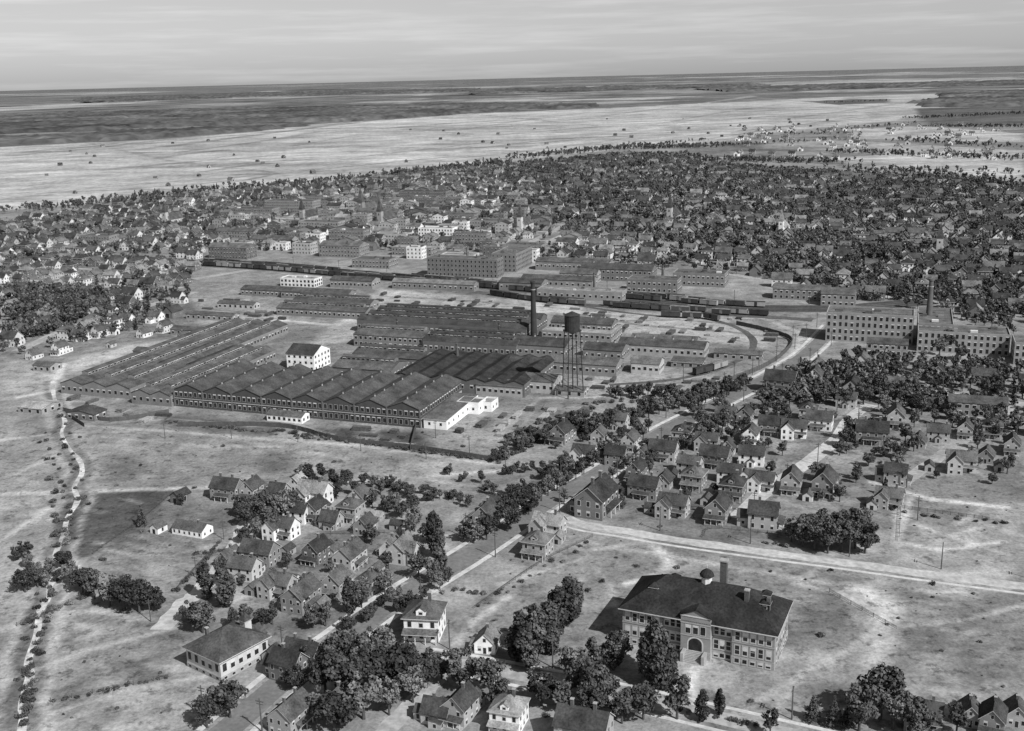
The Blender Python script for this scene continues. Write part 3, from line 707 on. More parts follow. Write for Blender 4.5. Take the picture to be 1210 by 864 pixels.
# ------------------------------------------------------------- houses
def H_mesh(k):
    mb=MB()
    def door(x,y,n=(0,-1)): mb.window((x,y,1.25),(1,0) if n[0]==0 else (0,1),n,1.0,2.1,.12,0)
    if k==0:
        mb.body(0,0,7,9.5,0,5.8,'gy',3.4,.45); mb.body(.6,6.6,5.2,4,0,3.4,'gy',2,.3,1,win='EWN')
        mb.box(-3.3,3.3,-6.7,-4.75,0,.5,0); mb.body(0,-5.75,6.6,1.9,2.6,.2,'shed',.7,.1,0,walls='SEW')
        for x in(-3,-1,1,3): mb.box(x-.09,x+.09,-6.6,-6.4,.5,2.6,2)
        mb.winrow((-1.2,-4.75),(1.2,-4.75),(0,-1),7,.8,1.2,2); mb.chimney(.2,1.5,6.5,4)
    elif k==1:
        mb.body(0,0,10.5,7.2,0,5.4,'gx',3,.45); mb.body(2,5.2,5,3.6,0,3,'gy',1.8,.3,1,win='EN')
        mb.body(0,-4.4,3,1.8,0,2.5,'gy',1.1,.2,0); door(0,-5.3); mb.chimney(-3.6,0,7,3); mb.chimney(3.6,0,7,3)
    elif k==2:
        mb.body(0,0,8.8,9,0,6.2,'hip',3.2,.6); mb.body(0,-5.4,8.4,1.9,2.7,.2,'shed',.7,.1,0,walls='SEW')
        for x in(-4,-1.3,1.3,4): mb.box(x-.1,x+.1,-6.2,-6,0,2.7,2)
        mb.body(1,6,4.5,3,0,3,'gy',1.4,.3,1,win='EWN'); mb.chimney(1.2,1,7.5,3.4)
        mb.body(0,-3.4,2.4,1.6,7,1.3,'gy',.9,.2,1,2,.9,.8,walls='SEW',win='S')
    elif k==3:
        mb.body(0,0,7,8,0,3.7,'gy',3.5,.4,1); mb.winrow((-1.5,-4),(1.5,-4),(0,-1),5,.9,1.2,2); mb.winrow((1.5,4),(-1.5,4),(0,1),5,.9,1.2,2)
        mb.body(0,5.4,4.5,2.8,0,2.6,'gy',1.5,.2,1,win='EWN'); mb.chimney(0,1,6,2.4); door(0,-4)
        mb.body(-4.3,-1,1.6,4,0,2.4,'shed',.8,.1,1,win='WS')
    elif k==4:
        mb.body(0,1,11,6.6,0,5.2,'gx',3,.45); mb.body(-2.4,-4.1,5.6,3.6,0,5.2,'gy',2.8,.4,win='SEW')
        mb.gable(-2.4,-1.2,5.6,2.2,5.2,2.8,'y',.4,0)
        mb.body(3,-3.1,4.8,1.6,2.6,.2,'shed',.5,.1,0,walls='SEW'); mb.chimney(2.6,1,7,3); door(2.6,-2.3)
    elif k==5:
        mb.body(0,0,4.2,5.6,0,2.6,'gy',1.6,.25,1,3,win='EWN'); mb.window((0,-2.8,1.05),(1,0),(0,-1),1.4,2,.1,0)
    elif k==6:
        mb.body(0,0,13,8.6,0,6,'gx',3.6,.45); mb.body(0,5.8,9,3,0,3.2,'gx',1.2,.3,1,win='NEW')
        mb.body(0,-5.2,7,1.8,2.7,.2,'shed',.7,.1,0,walls='SEW')
        for x in(-3.3,0,3.3): mb.box(x-.1,x+.1,-5.9,-5.7,0,2.7,2)
        mb.chimney(-3,0,8,3.4); mb.chimney(3,0,8,3.4)
    elif k==7:
        mb.body(0,0,18,8.5,0,3.6,'gx',2.6,.3,1,3); mb.chimney(4,0,4.8,2.6)
    elif k==8: # barn
        mb.body(0,0,8,11,0,4.2,'gy',3.6,.3,1,4,.8,.8,win='EW'); mb.window((0,-5.5,1.7),(1,0),(0,-1),2.8,3.2,.1,0)
    return mb.mesh('house_%d'%k)
HM=[H_mesh(k) for k in range(9)]
HR=[6,6,6,5.2,6.8,3.6,7.5,9,6.5]
HN=['wooden_house','wooden_house','hip_roof_house','cottage','gabled_house','garden_shed','double_house','long_cottage','barn']
WT=[.78,.65,.55,.4,.3,.22,.16,.5,.14,.3,.6]; RT=[.055,.09,.06,.13,.08,.17,.07,.12,.24]
def house_w(x,y,k,rot=0,wall=None,roof=None,s=1,ang=STREET,check=False):
    if check and not free(x,y,HR[k]*s*.85): return False
    wall=random.choice(WT) if wall is None else wall; roof=random.choice(RT) if roof is None else roof
    put(HN[k],HM[k],(x,y,0),ang+rot*math.pi/2,(wall,roof),s); occ(x,y,HR[k]*s); return True
def hs(L):
    for t in L:
        px,py,k,rot,wl,rf=t[:6]; s=(t[6] if len(t)>6 else 1)*.84
        x,y=G(px,py); house_w(x,y,k,rot,min(.8,wl*1.15),rf*1.15,s,ang=STREET+random.uniform(-.09,.09))
hs([ # left neighbourhood
(214,592,5,0,.15,.05,1.3),(228,630,7,0,.7,.09,.85),(188,628,5,0,.6,.1),(270,588,6,0,.2,.06),(298,588,0,0,.3,.08),(330,588,3,1,.3,.06),(371,595,4,0,.62,.22,1.25),
(352,578,3,0,.5,.3),(334,634,4,0,.7,.08,1.05),(352,615,1,0,.6,.05),(372,612,0,0,.25,.05),(425,593,3,0,.4,.1),(415,612,2,0,.3,.1),(438,612,7,0,.3,.25,.6),
(432,628,3,0,.25,.07),(392,622,3,1,.3,.07),(375,662,0,0,.12,.045),(414,668,6,1,.35,.09,.95),(478,660,4,1,.4,.16,1.1),(308,665,6,0,.2,.07),(290,682,1,0,.45,.1),(272,668,3,0,.3,.1),
(330,702,4,0,.35,.11),(357,716,6,1,.2,.09),(398,700,0,0,.25,.12),(437,697,2,0,.3,.09,.8),(463,655,3,0,.5,.15),(445,678,5,0,.3,.1),(300,700,5,0,.2,.1),(345,690,5,1,.5,.1),
(380,720,5,0,.3,.15),(410,688,5,0,.2,.2),(395,655,5,0,.4,.1),(340,655,5,0,.3,.06),(575,622,0,0,.22,.08,1.15),(590,608,0,1,.3,.08,.9),(557,618,5,0,.4,.1),(470,625,5,1,.3,.06),
(648,632,4,0,.35,.24,1.1),(636,655,2,0,.28,.15,1.05),(660,640,5,0,.3,.2),
# foreground
(342,800,0,1,.14,.05,1.05),(360,785,6,0,.18,.05,.9),(322,778,5,0,.3,.06),(345,856,6,1,.25,.09,.9),(545,848,0,0,.3,.06,1),(518,850,3,1,.35,.06),(602,856,2,0,.7,.26,1.0),
(690,876,6,0,.3,.06,1.1),(1090,856,4,0,.2,.07,.9),(1145,852,3,0,.3,.08,.9),(1172,862,0,0,.2,.06,.9),(1200,852,3,0,.3,.08,.9),(400,838,3,0,.5,.1),
# east of main street
(705,604,6,1,.16,.045,1.45),(664,522,0,0,.2,.05,1.15),(690,545,4,0,.6,.06,1),(708,520,3,0,.3,.1),(728,548,0,1,.2,.05),(700,508,3,0,.3,.08),(730,505,1,0,.35,.1),(752,566,0,0,.16,.05,1),
(762,586,6,0,.2,.055,1),(784,542,6,0,.35,.06),(806,522,2,0,.4,.07),(795,608,4,0,.32,.07,1.1),(820,575,2,0,.2,.13,1.05),(815,558,1,0,.35,.1),(845,550,6,0,.16,.06,1.05),(848,614,0,0,.2,.06,1.2),
(866,587,2,0,.15,.055,1.1),(862,568,1,0,.5,.06),(888,548,1,0,.6,.06,1.1),(887,523,0,0,.7,.09,1),(902,622,0,1,.35,.07,1.2),(900,578,4,0,.6,.07,1),(935,580,0,0,.3,.09,1.15),(974,583,0,0,.22,.07,1.25),
(912,512,6,0,.18,.05),(938,516,4,0,.7,.07,1.1),(968,506,6,0,.6,.08,1),(955,495,2,0,.4,.08),(880,500,0,0,.2,.06),(858,498,1,0,.3,.08),(838,510,3,0,.3,.07),(922,462,6,0,.18,.05,1.3),
(1050,598,4,0,.3,.12),(1058,570,0,1,.3,.07),(1030,522,6,0,.16,.045,1.15),(1058,503,0,0,.35,.11,1.2),(1085,528,3,0,.3,.08),(1135,556,4,0,.4,.12,1.15),(1148,542,5,0,.3,.1),(1108,520,1,0,.3,.08),
(1140,516,0,0,.35,.08),(1165,545,3,0,.25,.09),(1172,515,2,0,.3,.08),(1010,505,5,0,.4,.1),(1000,480,1,0,.35,.08),(1098,555,5,0,.3,.08),(880,565,5,0,.5,.08),(795,565,5,0,.3,.06),(835,595,5,0,.4,.08),(955,590,5,0,.5,.1),
(735,580,5,0,.4,.1),(770,605,5,1,.3,.06),(1030,600,5,0,.4,.1),(1180,555,5,0,.3,.1),(1195,535,0,0,.3,.08),(860,535,3,0,.4,.07),(760,545,3,0,.5,.08),(745,530,0,0,.4,.1),(835,530,4,0,.3,.07),(785,575,3,0,.3,.06),
# cottages west of the works
(150,383,1,0,.7,.1),(170,398,3,0,.6,.1),(118,398,0,0,.5,.08),(95,402,1,0,.6,.09),(195,392,0,0,.5,.08),(215,404,3,0,.4,.1),(72,418,0,0,.6,.1),(40,424,3,0,.5,.1),(185,376,5,0,.3,.1),(132,410,5,0,.4,.1)])
x,y=G(503,748); put('white_villa',HM[2],(x,y,0),STREET+.25,(.8,.12),1.1); occ(x,y,8)
x,y=G(576,766); put('white_cottage',HM[3],(x,y,0),STREET+.2,(.85,.2),.82); occ(x,y,5)
# meeting hall, bottom left
def hall():
    ang=math.radians(53); P=G(262,806); u=(math.cos(ang),math.sin(ang)); v=(-u[1],u[0]); w,d=16.0,14.0
    cx=P[0]+u[0]*w/2+v[0]*d/2; cy=P[1]+u[1]*w/2+v[1]*d/2; mb=MB()
    mb.body(0,0,w,d,1.3,4.4,'hip',4.6,.8,1,2.6,1.3,2.2,frame=.16); mb.box(-w/2-.1,w/2+.1,-d/2-.1,d/2+.1,0,1.3,5)
    mb.body(w/2+1.5,0,3,6,0,4.5,'gx',2,.3,1,win='E')
    mb.box(w/2-2.4,w/2-.2,-1.1,1.1,6,9.4,0); mb.hip(w/2-1.3,0,2.2,2.2,9.4,2.2,.3,.1); mb.chimney(-3,4,7,3)
    for i in range(6):
        x=-w/2+w*(i+.5)/6
        mb.window((x,-d/2-.1,.7),(1,0),(0,-1),1,.7,.1,0)
    for i in range(5):
        y=-d/2+d*(i+.5)/5
        mb.window((-w/2-.1,y,.7),(0,-1),(-1,0),1,.7,.1,0)
    put('meeting_hall',mb.mesh('meeting_hall'),(cx,cy,0),ang,(.5,.09)); occ_rect(cx,cy,w,d,ang)
hall()

# town fabric laid out on its street grid
def rowhouses(poly,ang,block=72,step=17,p=.8,kinds=(0,1,2,3,4,6),s=1,front=13,streets=True):
    P=W(poly); c,s_=math.cos(ang),math.sin(ang)
    U=[x*c+y*s_ for x,y in P]; V=[-x*s_+y*c for x,y in P]
    t=math.floor(min(V)/block)*block
    segs=[]
    while t<max(V):
        if streets:
            run=None; a=min(U)
            while a<max(U)+8:
                x,y=a*c-t*s_,a*s_+t*c; ins=pip(x,y,P) and math.sin(a/210+t*.7)>-.75
                if ins:
                    occ(x,y,3.5)
                    if run is None: run=a
                elif run is not None:
                    if a-run>40: segs.append(((run,t),(a-8,t)))
                    run=None
                a+=8
        for side in(-1,1):
            a=min(U)
            while a<max(U):
                a+=step*random.uniform(.8,1.3)
                vv=t+side*front+random.uniform(-3,3)
                x,y=a*c-vv*s_,a*s_+vv*c
                if random.random()<p and pip(x,y,P):
                    house_w(x,y,random.choice(kinds),(0 if side<0 else 2)+random.choice((0,0,0,1)),None,None,s*random.uniform(.78,1.12),ang+random.uniform(-.05,.05),check=True)
                if random.random()<.35:
                    vv=t+side*(front+15); x,y=a*c-vv*s_,a*s_+vv*c
                    if pip(x,y,P): house_w(x,y,random.choice((5,5,8)),random.randint(0,3),None,None,1,ang,check=True)
        t+=block
    for i,(A,B_) in enumerate(segs):
        q0=Vector((A[0]*c-A[1]*s_,A[0]*s_+A[1]*c)); q1=Vector((B_[0]*c-B_[1]*s_,B_[0]*s_+B_[1]*c))
        n=max(2,int((q1-q0).length/25)); pts=[q0.lerp(q1,k/n) for k in range(n+1)]
        ribbon('town_street',pts,6,.008,M_dirt2,ragged=.5)
T1=[(-20,268),(20,262),(130,246),(220,233),(330,226),(430,215),(520,205),(620,197),(740,186),(800,186),(830,198),(1000,208),(1240,228),(1240,372),(1000,352),(940,345),(860,322),(700,312),(600,302),(450,296),(250,298),(232,320),(225,342),(140,345),(60,338),(-20,338)]
rowhouses(T1,WORKS,58,15,.9)
T2=[(-20,342),(225,345),(222,372),(150,395),(60,412),(-20,425)]
rowhouses(T2,STREET,55,18,.7,s=.9,streets=False)
T3=[(940,435),(1010,425),(1250,440),(1250,530),(1120,490),(1000,470),(900,485),(905,460)]
rowhouses(T3,STREET,50,17,.8,s=.9,streets=False)
T5=[(1020,350),(1250,370),(1250,400),(1100,368)]
rowhouses(T5,WORKS,50,18,.7,s=.9,streets=False)
for i in range(120):
    px=random.uniform(870,1190); py=random.uniform(148,166) if random.random()<.6 else random.uniform(166,190)
    x,y=G(px,py); house_w(x,y,random.choice((1,3,8,0)),0,random.choice((.7,.5,.8,.3)),None,1.15,check=True)
hb=H_mesh(8)
for i in range(60):
    px=random.uniform(20,1050); top=172-px*.055 if px<700 else 135; bot=242-px*.085
    py=random.uniform(top+3,bot-3)
    x,y=G(px,py); put('hay_barn',hb,(x,y,0),random.uniform(0,3),(random.choice([.08,.12,.16,.3]),random.choice([.07,.1,.14])),random.uniform(.5,.85))

# stacked planks lying about the yards
def pile():
    mb=MB()
    for l in range(6):
        n=5
        for i in range(n):
            y=-1.2+2.4*(i+.5)/n; o=random.uniform(-.25,.25)
            mb.box(-2.6+o,2.6+o,y-.2,y+.2,l*.3+.08,l*.3+.3,0,True)
        for x in(-2,0,2): mb.box(x-.08,x+.08,-1.2,1.2,l*.3,l*.3+.079,0)
    return mb.mesh('lumber_pile',[M_plank])
PL=[pile() for _ in range(3)]
for poly,n in (([(690,368),(880,372),(925,398),(905,412),(840,405),(690,388)],60),([(228,352),(300,356),(340,368),(330,392),(232,380)],24),([(500,505),(560,492),(640,480),(700,475),(690,495),(600,530)],26),
  ([(450,345),(620,358),(690,365),(600,372),(470,368),(400,405)],40),([(690,440),(860,440),(840,458),(690,465)],26),([(80,470),(70,500),(180,500),(200,490)],10),([(400,506),(490,512),(480,528),(400,520)],14)):
    P=W(poly)
    for i in range(n*6):
        x=random.uniform(min(p[0] for p in P),max(p[0] for p in P)); y=random.uniform(min(p[1] for p in P),max(p[1] for p in P))
        if pip(x,y,P) and free(x,y,3) and random.random()<.45:
            put('lumber_pile',random.choice(PL),(x,y,0),WORKS+random.choice([0,1.57])+random.uniform(-.1,.1),(random.choice([.08,.12,.35,.2,.1]),.1),(random.uniform(.6,1.8),random.uniform(.8,1.6),random.uniform(.5,1.1))); occ(x,y,3)

# ------------------------------------------------------------- freight cars
def freight():
    mb=MB(); mb.box(-6,6,-1.4,1.4,1.1,3.9,0,True); mb.gable(0,0,12,2.8,3.9,.35,'x',.08,.1,.08,rm=1)
    mb.box(-5.8,5.8,-.5,.5,.75,1.1,1,True); mb.box(-.9,.9,-1.47,-1.4,1.2,3.7,1); mb.box(-.9,.9,1.4,1.47,1.2,3.7,1)
    for x in(-4.8,-3.4,3.4,4.8):
        for y in(-.72,.72): mb.cone((x,y-.07,.62),(x,y+.07,.62),.42,.42,4,10)
    return mb.mesh('freight_car')
FC=freight()
def along(P,off=0):
    P=offs(P,off); o=[0]
    for a,b_ in zip(P[:-1],P[1:]): o.append(o[-1]+(b_-a).length)
    def at(s):
        for i in range(len(P)-1):
            if o[i+1]>=s:
                t=(s-o[i])/(o[i+1]-o[i]); d=P[i+1]-P[i]; return P[i].lerp(P[i+1],t),math.atan2(d.y,d.x)
        return P[-1],0
    return at,o[-1]
for L_,off,segs in((rail,-7,((.12,.5),(.54,.66))),(rail,-2.4,((.15,.42),(.52,.8))),(rail,2.4,((.2,.56),(.66,.84))),(rail,7,((.14,.34),(.45,.58),(.62,.76))),(spur,0,((.33,.42),(.8,.88))),
   (spur2,-2.3,((.1,.42),(.5,.8))),(spur2,2.3,((.3,.6),(.7,.9)))):
    at,L=along(L_,off)
    for a,b_ in segs:
        s=a*L
        while s<b_*L:
            p,r=at(s); 
            if random.random()<.93: put('freight_car',FC,(p.x,p.y,.0),r,(random.choice([.05,.07,.06,.1,.3]),random.choice([.05,.08,.2])))
            s+=13.4

# ------------------------------------------------------------- poles, fences
mb=MB(); mb.cone((0,0,0),(0,0,9),.2,.13,0,6); mb.box(-1.1,1.1,-.08,.08,8.1,8.28,0,True); mb.box(-.9,.9,-.07,.07,7.4,7.55,0,True)
for x in(-1,-.5,.5,1): mb.cone((x,0,8.28),(x,0,8.45),.06,.05,0,6)
PM=mb.mesh('utility_pole',[M_wood])
def poles(P,off,st,s=1):
    at,L=along(P,off); d=5
    while d<L:
        p,r=at(d); put('utility_pole',PM,(p.x,p.y,0),r+math.pi/2,scale=s); d+=st*random.uniform(.9,1.1)
poles(main,8.5,30); poles(main,-8.5,40); poles(st2,5,30); poles(st3,-4.5,30); poles(st6,6.5,32); poles(rail,13,45); poles(st4,5,30,.8)
poles(smooth(W([(180,520),(330,522),(460,540),(590,552)])),2,30,.8); poles(smooth(W([(940,440),(1060,560),(1090,650)])),0,32); poles(st7,5,36); poles(smooth(W([(735,440),(860,450),(940,400)])),0,30); poles(smooth(W([(420,480),(520,520),(600,560)])),0,28,.9)
def fence(P,h,name='wooden_fence',tone=None,step=2.5,board=True):
    P=[Vector(p) for p in P]; mb=MB()
    for a,b_ in zip(P[:-1],P[1:]):
        L=(b_-a).length; n=max(1,int(L/step)); t=(b_-a)/L; nn=Vector((-t.y,t.x))*.04
        for i in range(n):
            p=a.lerp(b_,i/n); q_=a.lerp(b_,(i+1)/n)-t*.06; hh=h*random.uniform(.96,1.03)
            mb.box(p.x-.07,p.x+.07,p.y-.07,p.y+.07,0,h+.15,0)
            if board:
                c=[p-nn,q_-nn,q_+nn,p+nn]
                for k in range(4):
                    A,B_=c[k],c[(k+1)%4]; mb.face([(*A,.1),(*B_,.1),(*B_,hh),(*A,hh)],0)
                mb.face([(*k,hh) for k in c],0)
            else:
                for z in(.4,.8,1.1):
                    mb.face([(*p,z),(*q_,z),(*q_,z+.12),(*p,z+.12)],0)
    put(name,mb.mesh(name,[M_wood]))
fence(siding,2.6); fence(smooth(W([(210,504),(330,505),(400,521),(495,532),(580,545)])),2.2)
fence(smooth(W([(485,532),(492,505)])),2.4); fence(smooth(W([(75,486),(130,498),(200,488)])),2.0); fence(smooth(W([(80,492),(100,505)])),2)
for P in [[(262,640),(232,672),(205,702)],[(228,660),(285,655),(300,668)],[(110,655),(170,612),(205,582)],[(300,610),(380,603),(460,612)],[(980,700),(1060,745)],[(1060,600),(1170,615)],[(700,635),(640,665),(560,720)],[(1065,585),(1062,640)],[(375,632),(470,630)],[(20,740),(110,700)],[(60,830),(205,800)],[(830,635),(850,625),(980,640)]]:
    fence(smooth(W(P)),1.2,'rail_fence',board=False)

# ------------------------------------------------------------- trees
def leaves(clumps,n,size,out=.75,seed=0,flat=.0):
    r=np.random.default_rng(seed); V=[]
    for (c,R) in clumps:
        k=max(4,int(n*(R[0]/clumps[0][1][0])**2)) if n>60 else n
        d=r.normal(size=(k,3)); d/=np.linalg.norm(d,axis=1)[:,None]
        rad=r.uniform(.55,1.12,(k,1))**.7
        p=np.array(c)+d*rad*np.array(R)
        nn=d*out+r.normal(size=(k,3))*.5; nn/=np.linalg.norm(nn,axis=1)[:,None]
        a=np.cross(nn,r.normal(size=(k,3))); a/=np.linalg.norm(a,axis=1)[:,None]; b_=np.cross(nn,a)
        s=size*r.uniform(.6,1.3,(k,1))/2
        V.append(np.stack([p-a*s-b_*s*.7,p+a*s-b_*s*.5,p+a*s*.8+b_*s,p-a*s*.7+b_*s*.8],1))
    return np.concatenate(V).reshape(-1,3)
def tree_mesh(kind,seed,hi=True,mat=M_leaf):
    r=random.Random(seed); mb=MB(); cl=[]
    if kind=='round':    # unit tree: ~10 m tall
        Rc=r.uniform(3.0,4.2); zc=6.0; ex=r.uniform(.85,1.15)
        for i in range(22 if hi else 9):
            d=Vector((r.gauss(0,1),r.gauss(0,1),r.gauss(0,1))).normalized()*r.uniform(.35,.9)
            s=r.uniform(.24,.42)*Rc
            cl.append(((d.x*Rc*ex,d.y*Rc/ex,max(zc+d.z*3.6,1.8)),(s,s,s*.85)))
        mb.cone((0,0,0),(0,0,5.5),.32,.18,1,7)
        for c,_ in cl[::3]: mb.cone((0,0,r.uniform(2,4.5)),c,.13,.04,1,5,False)
    elif kind=='tall':
        for i in range(16 if hi else 9):
            t=i/(15 if hi else 8); z=1.5+8.2*t; w=1.9*math.sin(math.pi*min(.95,.2+.75*t))**.8
            a=r.uniform(0,6.28); s=r.uniform(.7,1.05)*(.5+w*.45)
            cl.append(((math.cos(a)*w*.55,math.sin(a)*w*.55,z),(s,s,s*1.3)))
        mb.cone((0,0,0),(0,0,7),.25,.08,1,7)
        for c,_ in cl[::3]: mb.cone((0,0,max(.8,c[2]-1.6)),c,.09,.03,1,5,False)
    elif kind=='spruce':
        for i in range(22 if hi else 10):
            t=i/(21 if hi else 9); z=1.2+8.3*t; w=2.5*(1-t)+.15
            for k in range(3 if t<.6 else 1):
                a=r.uniform(0,6.28); cl.append(((math.cos(a)*w*.6,math.sin(a)*w*.6,z),(w*.5+.1,w*.5+.1,.5)))
        mb.cone((0,0,0),(0,0,9),.22,.05,1,7)
    else: # shrub
        for i in range(9 if hi else 5):
            a=r.uniform(0,6.28); q_=r.uniform(0,1.3); s=r.uniform(.5,1.0); cl.append(((math.cos(a)*q_,math.sin(a)*q_,s*.7),(s,s,s*.8)))
        for i in range(4): mb.cone((0,0,0),cl[i][0],.06,.02,1,4,False)
    if hi: n,sz={'round':(90,.55),'tall':(100,.5),'spruce':(30,.5),'shrub':(45,.4)}[kind]
    else: n,sz={'round':(20,1.3),'tall':(16,1.05),'spruce':(8,1.1),'shrub':(12,.9)}[kind]
    LV=leaves(cl,n,sz,seed=seed)
    nv=len(mb.v); nl=len(LV)//4
    me=bpy.data.meshes.new(kind+'_tree'); me.from_pydata([tuple(v) for v in mb.v]+[tuple(v) for v in LV],[],mb.f+[tuple(range(nv+4*i,nv+4*i+4)) for i in range(nl)])
    me.materials.append(mat); me.materials.append(M_bark)
    me.polygons.foreach_set('material_index',[1]*len(mb.f)+[0]*nl); me.update(); return me
TM={'m':[tree_mesh('round',i,True,M_leaf if i%2 else M_leafd) for i in range(7)],'p':[tree_mesh('tall',10+i,True,M_leafd) for i in range(4)],
    's':[tree_mesh('spruce',20+i,True,M_leafd) for i in range(2)],'b':[tree_mesh('shrub',30+i,True,M_scrub if i%2 else M_leafd) for i in range(4)]}
TN={'m':'maple_tree','p':'poplar_tree','s':'spruce_tree','b':'shrub'}
def tree(px,py,h,k='m',world=False):
    x,y=(px,py) if world else G(px,py)
    s=h/10 if k!='b' else h/2.2
    o=put(TN[k],random.choice(TM[k]),(x,y,0),random.uniform(0,6.28),scale=(s*random.uniform(.85,1.15),s*random.uniform(.85,1.15),s)); occ(x,y,2.2*s if k!='b' else 1)
    return o
for t in [(272,848,11),(240,748,10),(385,822,13),(415,830,14),(440,802,13),(470,815,14),(500,812,11),(430,850,13),(402,792,12),(455,782,11),(482,796,9),(368,790,8),(380,850,9),(460,845,11),(395,865,11),(425,812,11),(440,772,8),(420,780,9),(488,830,10),(350,815,7),
 (545,815,12),(522,802,8),(580,824,12),(590,840,9),(610,782,11,'p'),(622,788,13,'p'),(636,774,14,'p'),(649,762,13,'p'),(659,750,14,'p'),(671,740,15,'p'),(616,770,12,'p'),(631,763,12,'p'),(680,730,12,'p'),(626,797,9),(652,774,10,'p'),
 (640,834,10),(665,842,8),(690,828,13),(705,838,13),(678,812,11),(725,792,11,'p'),(727,788,10),(700,850,10),(773,812,18,'p'),(782,815,15,'p'),(765,808,14,'p'),(775,800,16,'p'),(790,812,12,'p'),(760,850,10),(800,850,12),(830,852,8,'p'),(850,845,7,'p'),(735,855,9),(700,795,10,'p'),(718,830,8),
 (1040,850,15),(1015,864,12),(985,858,8,'s'),(960,852,7,'s'),(1075,868,11),(1055,862,11),(1000,862,7,'s'),(910,868,7),(1130,868,8),
 (935,640,9),(948,646,11),(962,650,11),(978,654,12),(995,652,12),(1010,648,13),(1022,654,11),(985,635,10),(1005,630,10),(965,635,9),(1018,635,10),(955,638,10),(970,625,8),
 (85,692,9),(98,700,9),(112,708,10),(130,716,11),(147,720,11),(165,724,11),(182,722,8),(75,672,7),(45,694,7),(30,658,6),(155,708,8),(30,700,8),(60,680,6),
 (245,708,12,'p'),(268,718,12,'p'),(262,690,9,'p'),(240,738,7),(272,702,7),(225,735,7),(290,642,7),
 (285,608,8),(300,615,10),(318,622,12),(335,616,12),(350,608,9),(302,638,8),(325,634,9),(312,604,9),(292,622,9),
 (365,572,8),(395,578,8),(410,574,7),(380,568,7),(355,566,6),(490,628,10),(515,660,16,'p'),(521,675,14,'p'),(505,642,8),(510,690,8),(495,684,9),(520,698,6),(485,724,7),(455,704,8),(415,724,11,'p'),(370,742,8),(385,740,8),(355,724,7),(470,724,5),
 (530,688,5),(500,712,5),(440,600,7),(458,605,7),(475,612,7),(488,605,7),(420,585,6),(450,585,7),(168,622,8,'s'),(215,598,5),(548,640,7),
 (560,642,9),(575,638,10),(600,628,11),(590,618,9),(625,608,8),(640,592,9),(655,578,8),(620,590,8),(672,560,7),(690,560,7),(722,543,8),(612,600,9),(735,530,7),(602,612,10),(585,600,7),(632,600,8),
 (735,600,7,'s'),(760,520,8),(1005,520,11),(1000,528,9),(880,535,8),(865,520,8),(820,492,9),(1120,415,13),(1110,420,11),(1135,425,9),(1020,478,11),(1040,470,12),(1060,478,12),(1045,488,11),(1075,468,10),
 (1150,480,8),(1165,500,9),(1080,505,8),(1125,505,8),(1155,530,8),(1180,495,8),(1190,560,8),(1045,585,7,'s'),(245,860,9),(310,740,6),(322,738,7),(290,735,6),(275,742,6)]:
    tree(*t)
def tline(p,q_,n,h,k='m',j=4):
    for i in range(n):
        t=(i+random.uniform(.2,.8))/n; tree(p[0]+(q_[0]-p[0])*t+random.uniform(-j,j),p[1]+(q_[1]-p[1])*t+random.uniform(-j,j)*.5,h*random.uniform(.7,1.2),k)
tline((690,516),(800,482),18,8.5); tline((800,484),(880,462),18,9.5); tline((640,528),(700,505),10,7.5); tline((590,560),(680,555),10,5); tline((580,550),(640,515),16,5,j=8)
tline((720,470),(800,470),12,6,j=6); tline((600,530),(690,500),30,6,j=10)
tline((935,460),(1010,480),10,8,j=8); tline((1080,440),(1190,470),12,8,j=10); tline((640,590),(770,508),12,8,j=3)
tline((850,520),(1000,470),12,7.5,j=12); tline((740,560),(860,500),14,7,j=10); tline((1060,480),(1190,520),14,8,j=12)
tline((430,575),(560,600),12,5,j=8); tline((530,560),(600,590),10,4.5,j=8)
tline((20,660),(60,700),5,6); tline((60,560),(70,640),6,2.5,'b')
tline((410,748),(480,700),6,5)
def bline(p,q_,n,h,j=3): tline(p,q_,n,h,'b',j)
bline((200,500),(330,512),30,1.6,5); bline((330,510),(590,545),70,1.7,5); bline((345,515),(500,530),50,1.5,7); bline((590,545),(640,520),16,2.0,5); bline((50,510),(80,600),14,1.5,8)
bline((40,700),(30,850),16,1.6,6); bline((110,700),(30,740),14,1.6,3); bline((60,830),(205,800),12,1.2,3); bline((228,655),(290,650),10,1.4); bline((300,605),(460,612),18,1.5,5)
bline((262,640),(205,702),14,1.4,2); bline((700,640),(560,720),14,1.2,6); bline((450,570),(560,590),26,2.0,8); bline((640,500),(700,485),26,2.0,6); bline((690,480),(840,462),30,1.8,5)
bline((900,640),(930,648),5,1.5); bline((1030,600),(1190,620),14,1.3,5); bline((800,840),(900,860),8,1.3,3); bline((520,700),(600,700),8,1.4,6); bline((70,480),(100,600),20,1.8,6); bline((85,600),(60,700),20,2.0,5); bline((60,700),(25,860),20,1.8,5)
for i in range(330):
    px,py=random.uniform(20,1190),random.uniform(500,850); x,y=G(px,py)
    if free(x,y,1.5): tree(x,y,random.choice([.4,.5,.6,.8,1.3])*random.uniform(.8,1.2),'b',True)
for i in range(240):  # yard trees among houses
    px,py=random.choice([(random.uniform(280,500),random.uniform(575,720)),(random.uniform(640,1190),random.uniform(485,600)),(random.uniform(700,1190),random.uniform(480,570))])
    x,y=G(px,py)
    if free(x,y,1.2): tree(x,y,random.uniform(3.5,8),'m',True)

